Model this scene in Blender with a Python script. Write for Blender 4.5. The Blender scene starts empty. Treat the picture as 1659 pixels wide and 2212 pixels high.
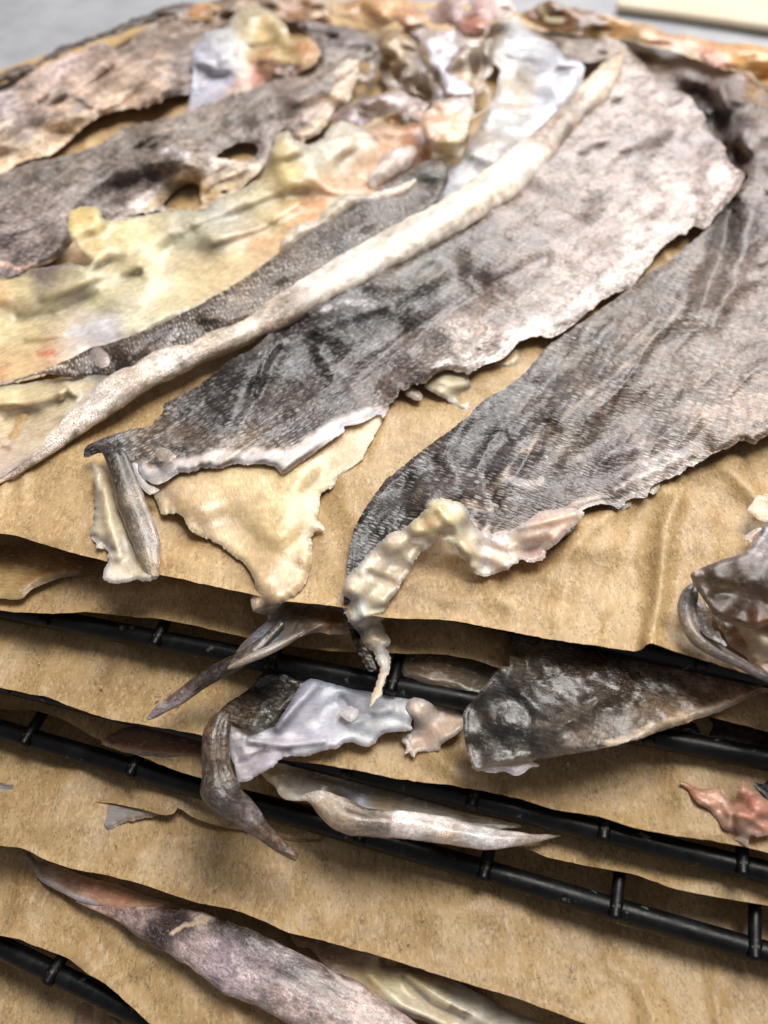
import bpy, math, random
import numpy as np
from mathutils import Vector, Matrix
from mathutils.geometry import delaunay_2d_cdt
S = 0.01                                   # lengths below are centimetres
scene = bpy.context.scene
random.seed(4); rng = np.random.default_rng(7)

# ------------------------------------------------------------------ camera
CAMH, PITCH, FPX = 13.0, math.radians(47), 1912.0     # height over top sheet, tilt, focal length in 1659-px units
cd = bpy.data.cameras.new('camera'); cam = bpy.data.objects.new('camera', cd)
scene.collection.objects.link(cam); scene.camera = cam
cam.location = (0, 0, CAMH*S); cam.rotation_euler = (math.pi/2-PITCH, 0, 0)
cd.sensor_fit = 'HORIZONTAL'; cd.sensor_width = 36; cd.lens = 36*FPX/1659
cd.clip_start = 0.005; cd.clip_end = 20
cd.dof.use_dof = True; cd.dof.focus_distance = 0.170; cd.dof.aperture_fstop = 19

# ------------------------------------------------------------------ light: a window behind and to the right, dim room round it
w = bpy.data.worlds.new('World'); scene.world = w; w.use_nodes = True
bg = w.node_tree.nodes['Background']
bg.inputs['Color'].default_value = (0.93, 0.94, 1.0, 1); bg.inputs['Strength'].default_value = 0.20
def area(name, loc, target, sx, sy, power, col):
    ld = bpy.data.lights.new(name, 'AREA'); ld.shape = 'RECTANGLE'; ld.size = sx; ld.size_y = sy
    ld.energy = power; ld.color = col
    o = bpy.data.objects.new(name, ld); scene.collection.objects.link(o)
    o.location = loc; d = Vector(target)-Vector(loc); o.rotation_euler = d.to_track_quat('-Z', 'Y').to_euler()
    return o
area('window_light', (0.50, 1.3, 0.95), (0, 0.17, 0), 1.1, 0.8, 23, (0.99, 0.985, 0.98))
area('roof_window_light', (0.30, 0.42, 1.35), (0, 0.14, 0), 0.8, 0.6, 22, (1.0, 0.965, 0.90))
scene.view_settings.view_transform = 'Standard'; scene.view_settings.look = 'None'
scene.view_settings.gamma = 1; scene.view_settings.exposure = 0.0

# ------------------------------------------------------------------ projection helpers
cp, sp_ = math.cos(PITCH), math.sin(PITCH)
def P(px, py, z):
    u = (np.asarray(px, float)-829.5)/FPX; v = (np.asarray(py, float)-1106)/FPX
    t = (CAMH-z)/(sp_+v*cp)
    return np.stack([u*t, (cp-v*sp_)*t, z+0*t], -1)
def toPix(p):
    x, y, z = p[..., 0], p[..., 1], p[..., 2]-CAMH
    dep = y*cp - z*sp_; up = y*sp_+z*cp
    return np.stack([829.5+FPX*x/dep, 1106-FPX*up/dep], -1)
ZT = {1: (0, 0, .5), 2: (829.5, 0, .5), 3: (0, 553, .5), 4: (829.5, 553, .5), 5: (0, 1106, .5), 6: (829.5, 1106, .5),
      7: (0, 1659, .5), 8: (829.5, 1659, .5), 'a': (406.6, 1423.1, .3268), 'b': (1287.6, 1016.5, .3985),
      'c': (711.6, 0, .3472), 'd': (298.2, 1274, .3922), 'e': (711.6, 1016.5, .3472)}
def q(zone, s):
    ox, oy, k = ZT[zone]; v = [float(t) for t in s.replace(';', ' ').replace(',', ' ').split()]
    return [(ox+k*v[i], oy+k*v[i+1]) for i in range(0, len(v), 2)]
def D(s):
    v = [float(t) for t in s.replace(';', ' ').replace(',', ' ').split()]
    return [(v[i], v[i+1]) for i in range(0, len(v), 2)]

# ------------------------------------------------------------------ noise
def _h(ix, iy, seed):
    n = (ix.astype(np.int64)*374761393 + iy.astype(np.int64)*668265263 + seed*1274126177) & 0x7fffffff
    n = ((n ^ (n >> 13))*1274126177) & 0x7fffffff
    return ((n ^ (n >> 16)) & 0xffff)/32767.5-1
def vn(x, y, seed=0):
    x = np.asarray(x, float); y = np.asarray(y, float)
    ix, iy = np.floor(x), np.floor(y); fx, fy = x-ix, y-iy
    fx = fx*fx*fx*(fx*(fx*6-15)+10); fy = fy*fy*fy*(fy*(fy*6-15)+10)
    a, b, c, d = _h(ix, iy, seed), _h(ix+1, iy, seed), _h(ix, iy+1, seed), _h(ix+1, iy+1, seed)
    return (a*(1-fx)+b*fx)*(1-fy)+(c*(1-fx)+d*fx)*fy
def fbm(x, y, seed=0, o=4, g=.5):
    s = 0; a = 1; t = 0
    for i in range(o):
        s = s+a*vn(x*2**i+13.7*i, y*2**i+7.1*i, seed+i*17); t += a; a *= g
    return s/t
def lin(c):
    c = np.array(c, float)/255
    return np.where(c <= .04045, c/12.92, ((c+.055)/1.055)**2.4)
def sstep(a, b, x):
    t = np.clip((x-a)/(b-a), 0, 1); return t*t*(3-2*t)
def seg_dist(px, py, poly, closed=False):
    """distance to a polyline; poly (n,2)"""
    poly = np.asarray(poly, float); A = poly if closed else poly[:-1]; B = np.roll(poly, -1, 0) if closed else poly[1:]
    best = np.full(px.shape, 1e18)
    for (ax, ay), (bx, by) in zip(A[:, :2], B[:, :2]):
        dx, dy = bx-ax, by-ay; L = dx*dx+dy*dy+1e-12
        t = np.clip(((px-ax)*dx+(py-ay)*dy)/L, 0, 1)
        best = np.minimum(best, (px-ax-t*dx)**2+(py-ay-t*dy)**2)
    return np.sqrt(best)
def inside(px, py, poly):
    r = np.zeros(px.shape, bool); n = len(poly)
    for i in range(n):
        x0, y0 = poly[i]; x1, y1 = poly[(i+1) % n]
        if y0 == y1: continue
        c = ((y0 > py) != (y1 > py)) & (px < (x1-x0)*(py-y0)/(y1-y0)+x0); r ^= c
    return r
def smooth_line(pts, step, closed=False, lo=None):
    """Catmull-Rom resample; pts (n,k)"""
    p = np.asarray(pts, float); n = len(p); out = []
    rngi = range(n if closed else n-1)
    for i in rngi:
        g = (lambda j: p[j % n]) if closed else (lambda j: p[min(max(j, 0), n-1)])
        p0, p1, p2, p3 = g(i-1), g(i), g(i+1), g(i+2)
        L = np.hypot(*(p2-p1)[:2]); m = max(1, int(round(L/step)))
        for k in range(m):
            t = k/m
            a = .5*((2*p1)+(-p0+p2)*t+(2*p0-5*p1+4*p2-p3)*t*t+(-p0+3*p1-3*p2+p3)*t**3)
            b = p1+(p2-p1)*t
            out.append(.75*a+.25*b)
    if not closed: out.append(p[-1])
    return np.array(out)

# ------------------------------------------------------------------ materials
def mat_new(name):
    m = bpy.data.materials.new(name); m.use_nodes = True; nt = m.node_tree
    b = nt.nodes['Principled BSDF']; return m, nt, b
class NT:
    def __init__(s, nt): s.nt = nt
    def n(s, t, **k):
        nd = s.nt.nodes.new(t)
        for a, v in k.items(): setattr(nd, a, v)
        return nd
    def l(s, a, b): s.nt.links.new(a, b)
    def val(s, sock, v):
        if hasattr(v, 'links') or hasattr(v, 'is_linked'): s.l(v, sock)
        else: sock.default_value = v
    def math(s, op, a, b=0.0, clamp=False):
        nd = s.n('ShaderNodeMath', operation=op); nd.use_clamp = clamp
        s.val(nd.inputs[0], a); s.val(nd.inputs[1], b); return nd.outputs[0]
    def mr(s, v, a, b, c, d, smooth=True):
        nd = s.n('ShaderNodeMapRange'); nd.interpolation_type = 'SMOOTHSTEP' if smooth else 'LINEAR'
        s.val(nd.inputs['Value'], v)
        for k, x in zip(('From Min', 'From Max', 'To Min', 'To Max'), (a, b, c, d)): s.val(nd.inputs[k], x)
        return nd.outputs[0]
    def attr(s, name): return s.n('ShaderNodeAttribute', attribute_name=name)
    def mapv(s, vec, sc, rot=(0, 0, 0)):
        m = s.n('ShaderNodeMapping'); s.l(vec, m.inputs['Vector']); m.inputs['Scale'].default_value = sc
        m.inputs['Rotation'].default_value = rot; return m.outputs[0]
    def noise(s, vec, scale, det=4, rough=.55, dist=0.0):
        nd = s.n('ShaderNodeTexNoise'); s.l(vec, nd.inputs['Vector']); nd.inputs['Scale'].default_value = scale
        nd.inputs['Detail'].default_value = det; nd.inputs['Roughness'].default_value = rough
        nd.inputs['Distortion'].default_value = dist; return nd.outputs['Fac']
    def vor(s, vec, scale, feat='F1', rnd=1.0):
        nd = s.n('ShaderNodeTexVoronoi', feature=feat); nd.voronoi_dimensions = '2D'; s.l(vec, nd.inputs['Vector']); nd.inputs['Scale'].default_value = scale
        nd.inputs['Randomness'].default_value = rnd; return nd
    def mix(s, f, a, b, mode='MIX'):
        nd = s.n('ShaderNodeMix', data_type='RGBA', blend_type=mode)
        s.val(nd.inputs[0], f); s.val(nd.inputs[6], a); s.val(nd.inputs[7], b); return nd.outputs[2]
    def scalec(s, c, f):
        nd = s.n('ShaderNodeVectorMath', operation='SCALE'); s.l(c, nd.inputs[0]); s.val(nd.inputs['Scale'], f); return nd.outputs[0]

def make_fish():
    m, nt, b = mat_new('fish'); N = NT(nt)
    cm = N.attr('cm').outputs['Vector']; tint = N.mix(1.0, N.attr('tint').outputs['Color'], (1.05, .945, .905, 1), 'MULTIPLY')
    fl = N.attr('fl').outputs['Fac']; sc = N.attr('sc').outputs['Fac']; pep = N.attr('pep').outputs['Fac']; wet = N.attr('wet').outputs['Fac']
    wn = N.n('ShaderNodeTexNoise'); N.l(cm, wn.inputs['Vector']); wn.inputs['Scale'].default_value = 2.2; wn.inputs['Detail'].default_value = 3
    wv = N.n('ShaderNodeVectorMath', operation='MULTIPLY_ADD'); N.l(wn.outputs['Color'], wv.inputs[0]); wv.inputs[1].default_value = (.16, .16, .16); N.l(cm, wv.inputs[2])
    cmw = wv.outputs[0]
    big = N.noise(cmw, 1.1, 6, .62); mid = N.noise(cmw, 4.5, 6, .65); fine = N.noise(cm, 13, 4, .65)
    fib = N.noise(N.mapv(cmw, (3, 14, 3)), 1.6, 5, .6)
    mott = N.math('MULTIPLY', N.mr(big, .36, .64, .62, 1.45), N.mr(mid, .34, .66, .66, 1.45))
    mott = N.math('MULTIPLY', mott, N.mr(fib, .34, .66, .86, 1.14))
    mott = N.math('MULTIPLY', mott, N.mr(fine, .32, .68, .68, 1.4))
    skin = N.mix(1.0, N.scalec(tint, mott), (.68, .67, .68, 1), 'MULTIPLY')
    # scale flecks
    v1 = N.vor(N.mapv(cmw, (5.2, 14, 8)), 1.0, 'F1', .8); cell = N.n('ShaderNodeSeparateColor'); N.l(v1.outputs['Color'], cell.inputs[0])
    fleck = N.math('MULTIPLY', N.mr(v1.outputs['Distance'], .46, .22, 0, 1), N.mr(cell.outputs[0], .3, .75, 0, 1))
    patch = N.mr(N.noise(cmw, .9, 3, .6), .36, .6, .12, 1)
    fleck = N.math('MULTIPLY', N.math('MULTIPLY', fleck, patch), sc, True)
    pale = N.mix(0.42, N.scalec(tint, 2.0), (0.66, 0.62, 0.57, 1))
    skin = N.mix(N.math('MULTIPLY', fleck, .85), skin, pale)
    edge = N.mr(v1.outputs['Distance'], .38, .62, 1.0, .72)
    skin = N.mix(sc, skin, N.scalec(skin, edge))
    # pale frost patches, bluish white for silvery sheen put into the colour
    fr = N.math('MULTIPLY', N.mr(N.noise(cmw, 3.4, 9, .8), .52, .66, 0, 1), sc)
    skin = N.mix(N.math('MULTIPLY', fr, .42), skin, N.mix(0.62, N.scalec(tint, 1.7), (0.70, 0.72, 0.76, 1)))
    # pepper
    v2 = N.vor(cm, 21.0); c2 = N.n('ShaderNodeSeparateColor'); N.l(v2.outputs['Color'], c2.inputs[0])
    pd = N.math('MULTIPLY', N.mr(v2.outputs['Distance'], .36, .22, 0, 1), N.mr(c2.outputs[0], .1, .45, 0, 1))
    pd = N.math('MULTIPLY', pd, N.mr(mid, .35, .6, .35, 1))
    pd = N.math('MULTIPLY', pd, pep, True)
    flc = N.scalec(tint, N.math('MULTIPLY', N.mr(fib, .34, .66, .90, 1.06), N.math('MULTIPLY', N.mr(mid, .34, .66, .82, 1.10), N.mr(big, .35, .65, .84, 1.08))))
    flc = N.mix(N.mr(N.noise(cmw, 6.5, 6, .7), .56, .68, 0, .45), flc, (.72, .68, .62, 1))
    flc = N.mix(N.mr(N.noise(cmw, 2.6, 5, .65), .55, .72, 0, .18), flc, (.52, .36, .17, 1))
    base = N.mix(fl, skin, flc)
    base = N.mix(pd, base, N.mix(.25, (0.05, 0.035, 0.025, 1), N.scalec(tint, .25)))
    N.l(base, b.inputs['Base Color'])
    rs = N.mr(mid, .3, .7, .26, .52); rf = N.mr(fib, .3, .7, .22, .40)
    r = N.n('ShaderNodeMix', data_type='FLOAT'); N.val(r.inputs[0], fl); N.val(r.inputs[2], rs); N.val(r.inputs[3], rf)
    r2 = N.math('MULTIPLY', r.outputs[0], N.mr(wet, 0, 1, 1.05, .55, False))
    N.l(r2, b.inputs['Roughness'])
    N.l(N.mr(fl, 0, 1, .5, .5, False), b.inputs['Specular IOR Level'])
    N.l(N.math('MULTIPLY', wet, .75), b.inputs['Coat Weight']); b.inputs['Coat Roughness'].default_value = .09
    N.l(N.mr(fl, 0, 1, .0, .85, False), b.inputs['Subsurface Weight'])
    b.inputs['Subsurface Radius'].default_value = (.0034, .0028, .0019); b.inputs['Subsurface Scale'].default_value = .9
    # bump
    hs = N.math('ADD', N.math('MULTIPLY', N.mr(v1.outputs['Distance'], .05, .6, 1, 0), N.math('MULTIPLY', sc, .30)),
                N.math('ADD', N.math('MULTIPLY', mid, .34), N.math('MULTIPLY', fine, .05)))
    hf = N.math('ADD', N.math('MULTIPLY', fib, .14), N.math('ADD', N.math('MULTIPLY', fine, .08), N.math('MULTIPLY', mid, .14)))
    hm = N.n('ShaderNodeMix', data_type='FLOAT'); N.val(hm.inputs[0], fl); N.val(hm.inputs[2], hs); N.val(hm.inputs[3], hf)
    bp = N.n('ShaderNodeBump'); bp.inputs['Strength'].default_value = .7; bp.inputs['Distance'].default_value = .0006
    N.l(hm.outputs[0], bp.inputs['Height']); N.l(bp.outputs[0], b.inputs['Normal'])
    # fine bump for the wet film
    bp2 = N.n('ShaderNodeBump'); bp2.inputs['Strength'].default_value = .85; bp2.inputs['Distance'].default_value = .0009
    N.l(N.math('ADD', N.noise(cmw, 9, 3, .55), N.math('MULTIPLY', v1.outputs['Distance'], .3)), bp2.inputs['Height']); N.l(bp2.outputs[0], b.inputs['Coat Normal'])
    return m
FISH = make_fish()

def make_paper():
    m, nt, b = mat_new('parchment'); N = NT(nt)
    co = N.attr('cm').outputs['Vector']
    st = N.mapv(co, (.6, 1.0, 1)); 
    spk = N.noise(st, 24, 4, .75); spk2 = N.noise(st, 5, 3, .5); clo = N.noise(co, .9, 4, .6); cl2 = N.noise(st, 4, 4, .6)
    base = N.mix(N.mr(clo, .3, .7, 0, 1), (0.48, 0.298, 0.132, 1), (0.63, 0.425, 0.20, 1))
    base = N.mix(N.mr(cl2, .35, .65, .0, .45), base, (0.70, 0.50, 0.27, 1))
    dk = N.math('MULTIPLY', N.mr(spk, .49, .58, 0, 1), N.mr(spk2, .38, .6, .25, 1))
    base = N.mix(N.math('MULTIPLY', dk, .6), base, (0.17, 0.135, 0.09, 1))
    lt = N.mr(N.noise(N.mapv(co, (.5, 1, 1)), 14, 3, .6), .52, .64, 0, .6)
    base = N.mix(lt, base, (0.76, 0.56, 0.32, 1))
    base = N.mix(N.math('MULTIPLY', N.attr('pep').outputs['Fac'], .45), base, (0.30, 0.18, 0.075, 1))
    N.l(base, b.inputs['Base Color']); b.inputs['Roughness'].default_value = .44
    b.inputs['Specular IOR Level'].default_value = .42
    tr = N.n('ShaderNodeBsdfTranslucent'); N.l(base, tr.inputs['Color'])
    mx = N.n('ShaderNodeMixShader'); mx.inputs[0].default_value = .22
    out = nt.nodes['Material Output']; N.l(b.outputs[0], mx.inputs[1]); N.l(tr.outputs[0], mx.inputs[2]); N.l(mx.outputs[0], out.inputs['Surface'])
    bp = N.n('ShaderNodeBump'); bp.inputs['Strength'].default_value = .5; bp.inputs['Distance'].default_value = .0004
    h = N.math('ADD', N.math('MULTIPLY', clo, 3.0), N.math('ADD', N.math('MULTIPLY', cl2, .8), N.math('MULTIPLY', spk, .12)))
    N.l(h, bp.inputs['Height']); N.l(bp.outputs[0], b.inputs['Normal'])
    return m
PAPER = make_paper()

def make_enamel():
    m, nt, b = mat_new('black_enamel'); N = NT(nt)
    tc = N.n('ShaderNodeTexCoord').outputs['Object']
    n1 = N.noise(tc, 260, 4, .6); n2 = N.noise(tc, 900, 3, .6)
    chip = N.math('MULTIPLY', N.mr(N.noise(tc, 380, 4, .6), .64, .69, 0, 1), .6)
    base = N.mix(N.mr(n1, .4, .7, 0, 1), (0.003, 0.003, 0.0035, 1), (0.007, 0.007, 0.008, 1))
    base = N.mix(chip, base, (0.16, 0.14, 0.11, 1))
    N.l(base, b.inputs['Base Color']); N.l(N.mr(n1, .3, .7, .3, .48), b.inputs['Roughness'])
    b.inputs['Specular IOR Level'].default_value = .3
    bp = N.n('ShaderNodeBump'); bp.inputs['Strength'].default_value = .35; bp.inputs['Distance'].default_value = .0003
    N.l(N.math('ADD', n1, N.math('MULTIPLY', n2, .5)), bp.inputs['Height']); N.l(bp.outputs[0], b.inputs['Normal'])
    return m
ENAMEL = make_enamel()
def make_plain(name, c1, c2, scale, rough):
    m, nt, b = mat_new(name); N = NT(nt); tc = N.n('ShaderNodeTexCoord').outputs['Object']
    n1 = N.noise(tc, scale, 6, .6)
    N.l(N.mix(N.mr(n1, .3, .7, 0, 1), c1, c2), b.inputs['Base Color']); b.inputs['Roughness'].default_value = rough
    bp = N.n('ShaderNodeBump'); bp.inputs['Strength'].default_value = .3; bp.inputs['Distance'].default_value = .001
    N.l(N.noise(tc, scale*6, 3, .6), bp.inputs['Height']); N.l(bp.outputs[0], b.inputs['Normal'])
    return m
CLOTH = make_plain('grey_counter', (.27, .27, .29, 1), (.36, .36, .38, 1), 30, .6)
CREAM = make_plain('cream_board', (.58, .47, .33, 1), (.66, .55, .40, 1), 20, .5)

# ------------------------------------------------------------------ object helpers
col = scene.collection
def thing(name, label, cat, loc, group=None):
    o = bpy.data.objects.new(name, None); col.objects.link(o); o.empty_display_size = .01
    o.location = Vector(loc)*S; o['label'] = label; o['category'] = cat
    if group: o['group'] = group
    o['_loc'] = 1; del o['_loc']
    return o
def tag(o, label, cat, group=None, kind=None):
    if label: o['label'] = label
    if cat: o['category'] = cat
    if group: o['group'] = group
    if kind: o['kind'] = kind
    return o
def mesh_obj(name, V, F, mat, parent=None, attrs=None, smooth=True, loc=None, sharp=None):
    V = np.asarray(V, float)
    if parent is not None: org = np.array(parent.location)/S
    else: org = np.array(loc if loc is not None else [V[:, 0].mean(), V[:, 1].mean(), V[:, 2].min()])
    me = bpy.data.meshes.new(name)
    me.from_pydata(((V-org)*S).tolist(), [], [list(map(int, f)) for f in F]); me.update()
    if smooth: me.polygons.foreach_set('use_smooth', [True]*len(me.polygons))
    if sharp:
        ev = np.zeros(len(me.edges)*2, np.int32); me.edges.foreach_get('vertices', ev); ev = ev.reshape(-1, 2)
        fl_ = np.array([(min(a, b), max(a, b)) in sharp for a, b in ev.tolist()])
        at = me.attributes.new('sharp_edge', 'BOOLEAN', 'EDGE'); at.data.foreach_set('value', fl_)
    for k, a in (attrs or {}).items():
        a = np.asarray(a, float)
        if k == 'tint':
            at = me.attributes.new(k, 'FLOAT_COLOR', 'POINT'); at.data.foreach_set('color', np.c_[a, np.ones(len(a))].ravel())
        elif a.ndim == 2:
            at = me.attributes.new(k, 'FLOAT_VECTOR', 'POINT'); at.data.foreach_set('vector', a.ravel())
        else:
            at = me.attributes.new(k, 'FLOAT', 'POINT'); at.data.foreach_set('value', a)
    me.materials.append(mat)
    o = bpy.data.objects.new(name, me); col.objects.link(o)
    if parent is not None: o.parent = parent
    else: o.location = Vector(org.tolist())*S
    return o

def paint(px, py, colors, sigma, strokes, defs, seed):
    """albedo map: control points (x,y,(r,g,b)[,overrides]) + strokes; returns dict"""
    n = len(px); wx = px+22*fbm(px/70, py/70, seed+5, 4, .6); wy = py+18*fbm(px/70+9, py/70, seed+9, 4, .6)
    W = np.zeros(n); C = np.zeros((n, 3)); X = {k: np.zeros(n) for k in defs}
    for c in colors:
        x, y, rgb = c[:3]; ov = c[3] if len(c) > 3 else {}
        w_ = 1/((wx-x)**2+(wy-y)**2+(sigma*(1+.5*defs['fl']))**2)**(2.2-.5*defs['fl'])*1e8
        W += w_; C += w_[:, None]*lin(rgb)
        for k in defs: X[k] += w_*ov.get(k, defs[k])
    C /= W[:, None]
    for k in defs: X[k] /= W
    for st in strokes:
        poly, rgb, wd = st[:3]; ov = st[3] if len(st) > 3 else {}
        d = seg_dist(px+5*fbm(px/18, py/18, seed+3, 3), py+5*fbm(px/18, py/18, seed+4, 3), np.array(poly, float))
        m = (1-sstep(wd*.55, wd*1.25, d))*ov.get('s', 1.0)
        if ov.get('brk'): m = m*sstep(-.25, .3, fbm(px/26, py/26, seed+31, 3)+ov['brk'])
        C = C*(1-m[:, None])+m[:, None]*lin(rgb)
        for k in defs:
            if k in ov: X[k] = X[k]*(1-m)+m*ov[k]
    a_ = (.06*X['fl'])[:, None]; lum = (C@np.array([.35, .5, .15]))[:, None]
    X['tint'] = (C*(1-a_)+lum*a_)*(1-.04*X['fl'])[:, None]
    return X
DEF = dict(fl=0.0, sc=1.0, pep=0.0, wet=.15)

def heights(px, py, base, H, sigma, ridges):
    if H:
        W = np.full(px.shape, 1e-30); Z = np.zeros(px.shape)
        for x, y, h in H:
            w_ = 1/((px-x)**2+(py-y)**2+sigma**2)**2*1e6
            W += w_; Z += w_*h
        z = Z/W
    else: z = np.full(px.shape, float(base))
    for r in ridges:
        poly, hh, wd = r[:3]
        d = seg_dist(px, py, poly); z = z+hh*np.exp(-(d/wd)**2)
    return z

COUNT = [0]
def flap(name, parent, outline, z0, colors, H=None, base=.25, hs=40, ridges=(), sp=4.0, jag=2.5, thick=.1, sigma=30,
         strokes=(), defs=None, edge=(12, .12), noise=(.05, 1.0), ang=(1, .15), holes=(), closed=True, floor=None, mat=None, loc=None,
         rough_edge=6.0, seed=None, crumple=None, folds=None):
    COUNT[0] += 1; seed = seed if seed is not None else COUNT[0]*101
    if mat is None: edge = (edge[0]*.8, edge[1]*.3); thick = thick*.6
    d0 = dict(DEF); d0.update(defs or {})
    loops = []
    for k, ol in enumerate([outline]+list(holes)):
        L = smooth_line(ol, sp, True)
        nrm = np.roll(L, -1, 0)-np.roll(L, 1, 0); nrm = np.stack([-nrm[:, 1], nrm[:, 0]], 1)/(np.hypot(nrm[:, 0], nrm[:, 1])[:, None]+1e-9)
        s = np.cumsum(np.r_[0, np.hypot(*np.diff(L, axis=0).T)])
        j = fbm(s/rough_edge/2.2, s*0, seed+k, 5, .72)*jag*1.15*(.5+.9*np.abs(fbm(s/45, s*0+9, seed+k+80, 2))*2) + fbm(s/60, s*0+3, seed+k+40, 2)*jag*.7
        loops.append(L+nrm*j[:, None])
    O = loops[0]
    x0, y0 = O.min(0)-sp; x1, y1 = O.max(0)+sp
    gx, gy = np.meshgrid(np.arange(x0, x1, sp), np.arange(y0, y1, sp)); gx[1::2] += sp/2
    gx = gx.ravel(); gy = gy.ravel()
    gx = gx+rng.uniform(-.2, .2, gx.shape)*sp; gy = gy+rng.uniform(-.2, .2, gy.shape)*sp
    m = inside(gx, gy, O)
    for hl in loops[1:]: m &= ~inside(gx, gy, hl)
    gx, gy = gx[m], gy[m]
    dd = seg_dist(gx, gy, O, True)
    for hl in loops[1:]: dd = np.minimum(dd, seg_dist(gx, gy, hl, True))
    k = dd > sp*.55; gx, gy = gx[k], gy[k]
    pts = [tuple(p) for p in O]; edges = [(i, (i+1) % len(O)) for i in range(len(O))]
    for hl in loops[1:]:
        b0 = len(pts); pts += [tuple(p) for p in hl]; edges += [(b0+i, b0+(i+1) % len(hl)) for i in range(len(hl))]
    pts += list(zip(gx, gy))
    r = delaunay_2d_cdt([Vector(p) for p in pts], edges, [], 0, 1e-4)
    V2 = np.array([tuple(v) for v in r[0]]); T = np.array([f for f in r[2] if len(f) == 3])
    c = V2[T].mean(1); mk = inside(c[:, 0], c[:, 1], O)
    for hl in loops[1:]: mk &= ~inside(c[:, 0], c[:, 1], hl)
    T = T[mk]
    a = V2[T]; area2 = (a[:, 1, 0]-a[:, 0, 0])*(a[:, 2, 1]-a[:, 0, 1])-(a[:, 1, 1]-a[:, 0, 1])*(a[:, 2, 0]-a[:, 0, 0])
    T[area2 > 0] = T[area2 > 0][:, ::-1]           # image y points down: this makes normals face up
    px, py = V2[:, 0], V2[:, 1]
    d = seg_dist(px, py, O, True)
    for hl in loops[1:]: d = np.minimum(d, seg_dist(px, py, hl, True))
    z = heights(px, py, base, H, hs, ridges)
    g = P(px, py, z0+z)
    ns = noise[0]*fbm(g[:, 0]/noise[1], g[:, 1]/noise[1], seed, 4, .33)
    ns = ns*(1-.45*d0['fl'])
    if crumple:
        gx1, gy1 = g[:, 0]/crumple[1], g[:, 1]/crumple[1]
        gx1 = gx1+.5*vn(gx1, gy1, seed+50)
        ns = ns+crumple[0]*((1-2*np.abs(vn(gx1*1.3, gy1*.7, seed+51)))+.5*(1-2*np.abs(vn(gx1*2.1+5, gy1*1.7, seed+52)))-.6)
    if folds:
        fa, fl_, fc, fx, fy = folds
        q0 = P(px.mean(), py.mean(), z0); dq = (P(px.mean()+fx, py.mean()+fy, z0)-q0)[:2]; dq /= np.hypot(*dq)
        al = g[:, 0]*dq[0]+g[:, 1]*dq[1]; ac = -g[:, 0]*dq[1]+g[:, 1]*dq[0]
        ac = ac+.35*vn(al/2.5, ac/2, seed+63)
        ns = ns+fa*(vn(al/fl_, ac/fc, seed+61)+.45*(1-2*np.abs(vn(al/fl_*1.7+3, ac/fc*2.1, seed+62)))+.16*vn(al/fl_*2.5, ac/fc*4.5, seed+64))
    z = z+ns*sstep(0, 14, d)+ns*.5
    z = z-edge[1]*np.exp(-(d/edge[0])**2)-thick*.15*np.exp(-(d/3.5)**2)
    if floor is not None: z = np.maximum(z, floor if mat is not None else np.where(py < 1200, floor-.0*d, -9))
    top = P(px, py, z0+z); nv = len(top)
    # underside
    E = {}
    for t in T:
        for i in range(3):
            e = (t[i], t[(i+1) % 3])
            if (e[1], e[0]) in E: del E[(e[1], e[0])]
            else: E[e] = 1
    th = thick*(.18+.82*sstep(0, 20, d)); bot = top.copy(); bot[:, 2] -= th
    F = [tuple(t) for t in T]+[(t[2]+nv, t[1]+nv, t[0]+nv) for t in T]+[(e[1], e[0], e[0]+nv, e[1]+nv) for e in E]
    V = np.r_[top, bot]
    A = paint(px, py, colors, sigma, strokes, d0, seed)
    ax, ay = ang; L = math.hypot(ax, ay); pc_ = toPix(P(px, py, np.full(px.shape, z0)))
    flat = P(px, py, np.full(px.shape, z0+base))
    # along direction in the plane from an image direction at the centroid
    cx, cy = px.mean(), py.mean(); dv = P(cx+ax, cy+ay, z0)-P(cx, cy, z0); dv = dv[:2]/np.hypot(*dv[:2])
    cmv = np.stack([flat[:, 0]*dv[0]+flat[:, 1]*dv[1], -flat[:, 0]*dv[1]+flat[:, 1]*dv[0], z*.7+seed*.37], 1)
    attrs = {k: np.r_[v, v] for k, v in A.items()}; attrs['cm'] = np.r_[cmv, cmv+[0, 0, .3]]
    sh = set()
    for a, b in E: sh.add((min(a, b), max(a, b))); sh.add((min(a, b)+nv, max(a, b)+nv))
    return mesh_obj(name, V, F, mat or FISH, parent, attrs, loc=loc, sharp=sh)

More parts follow.
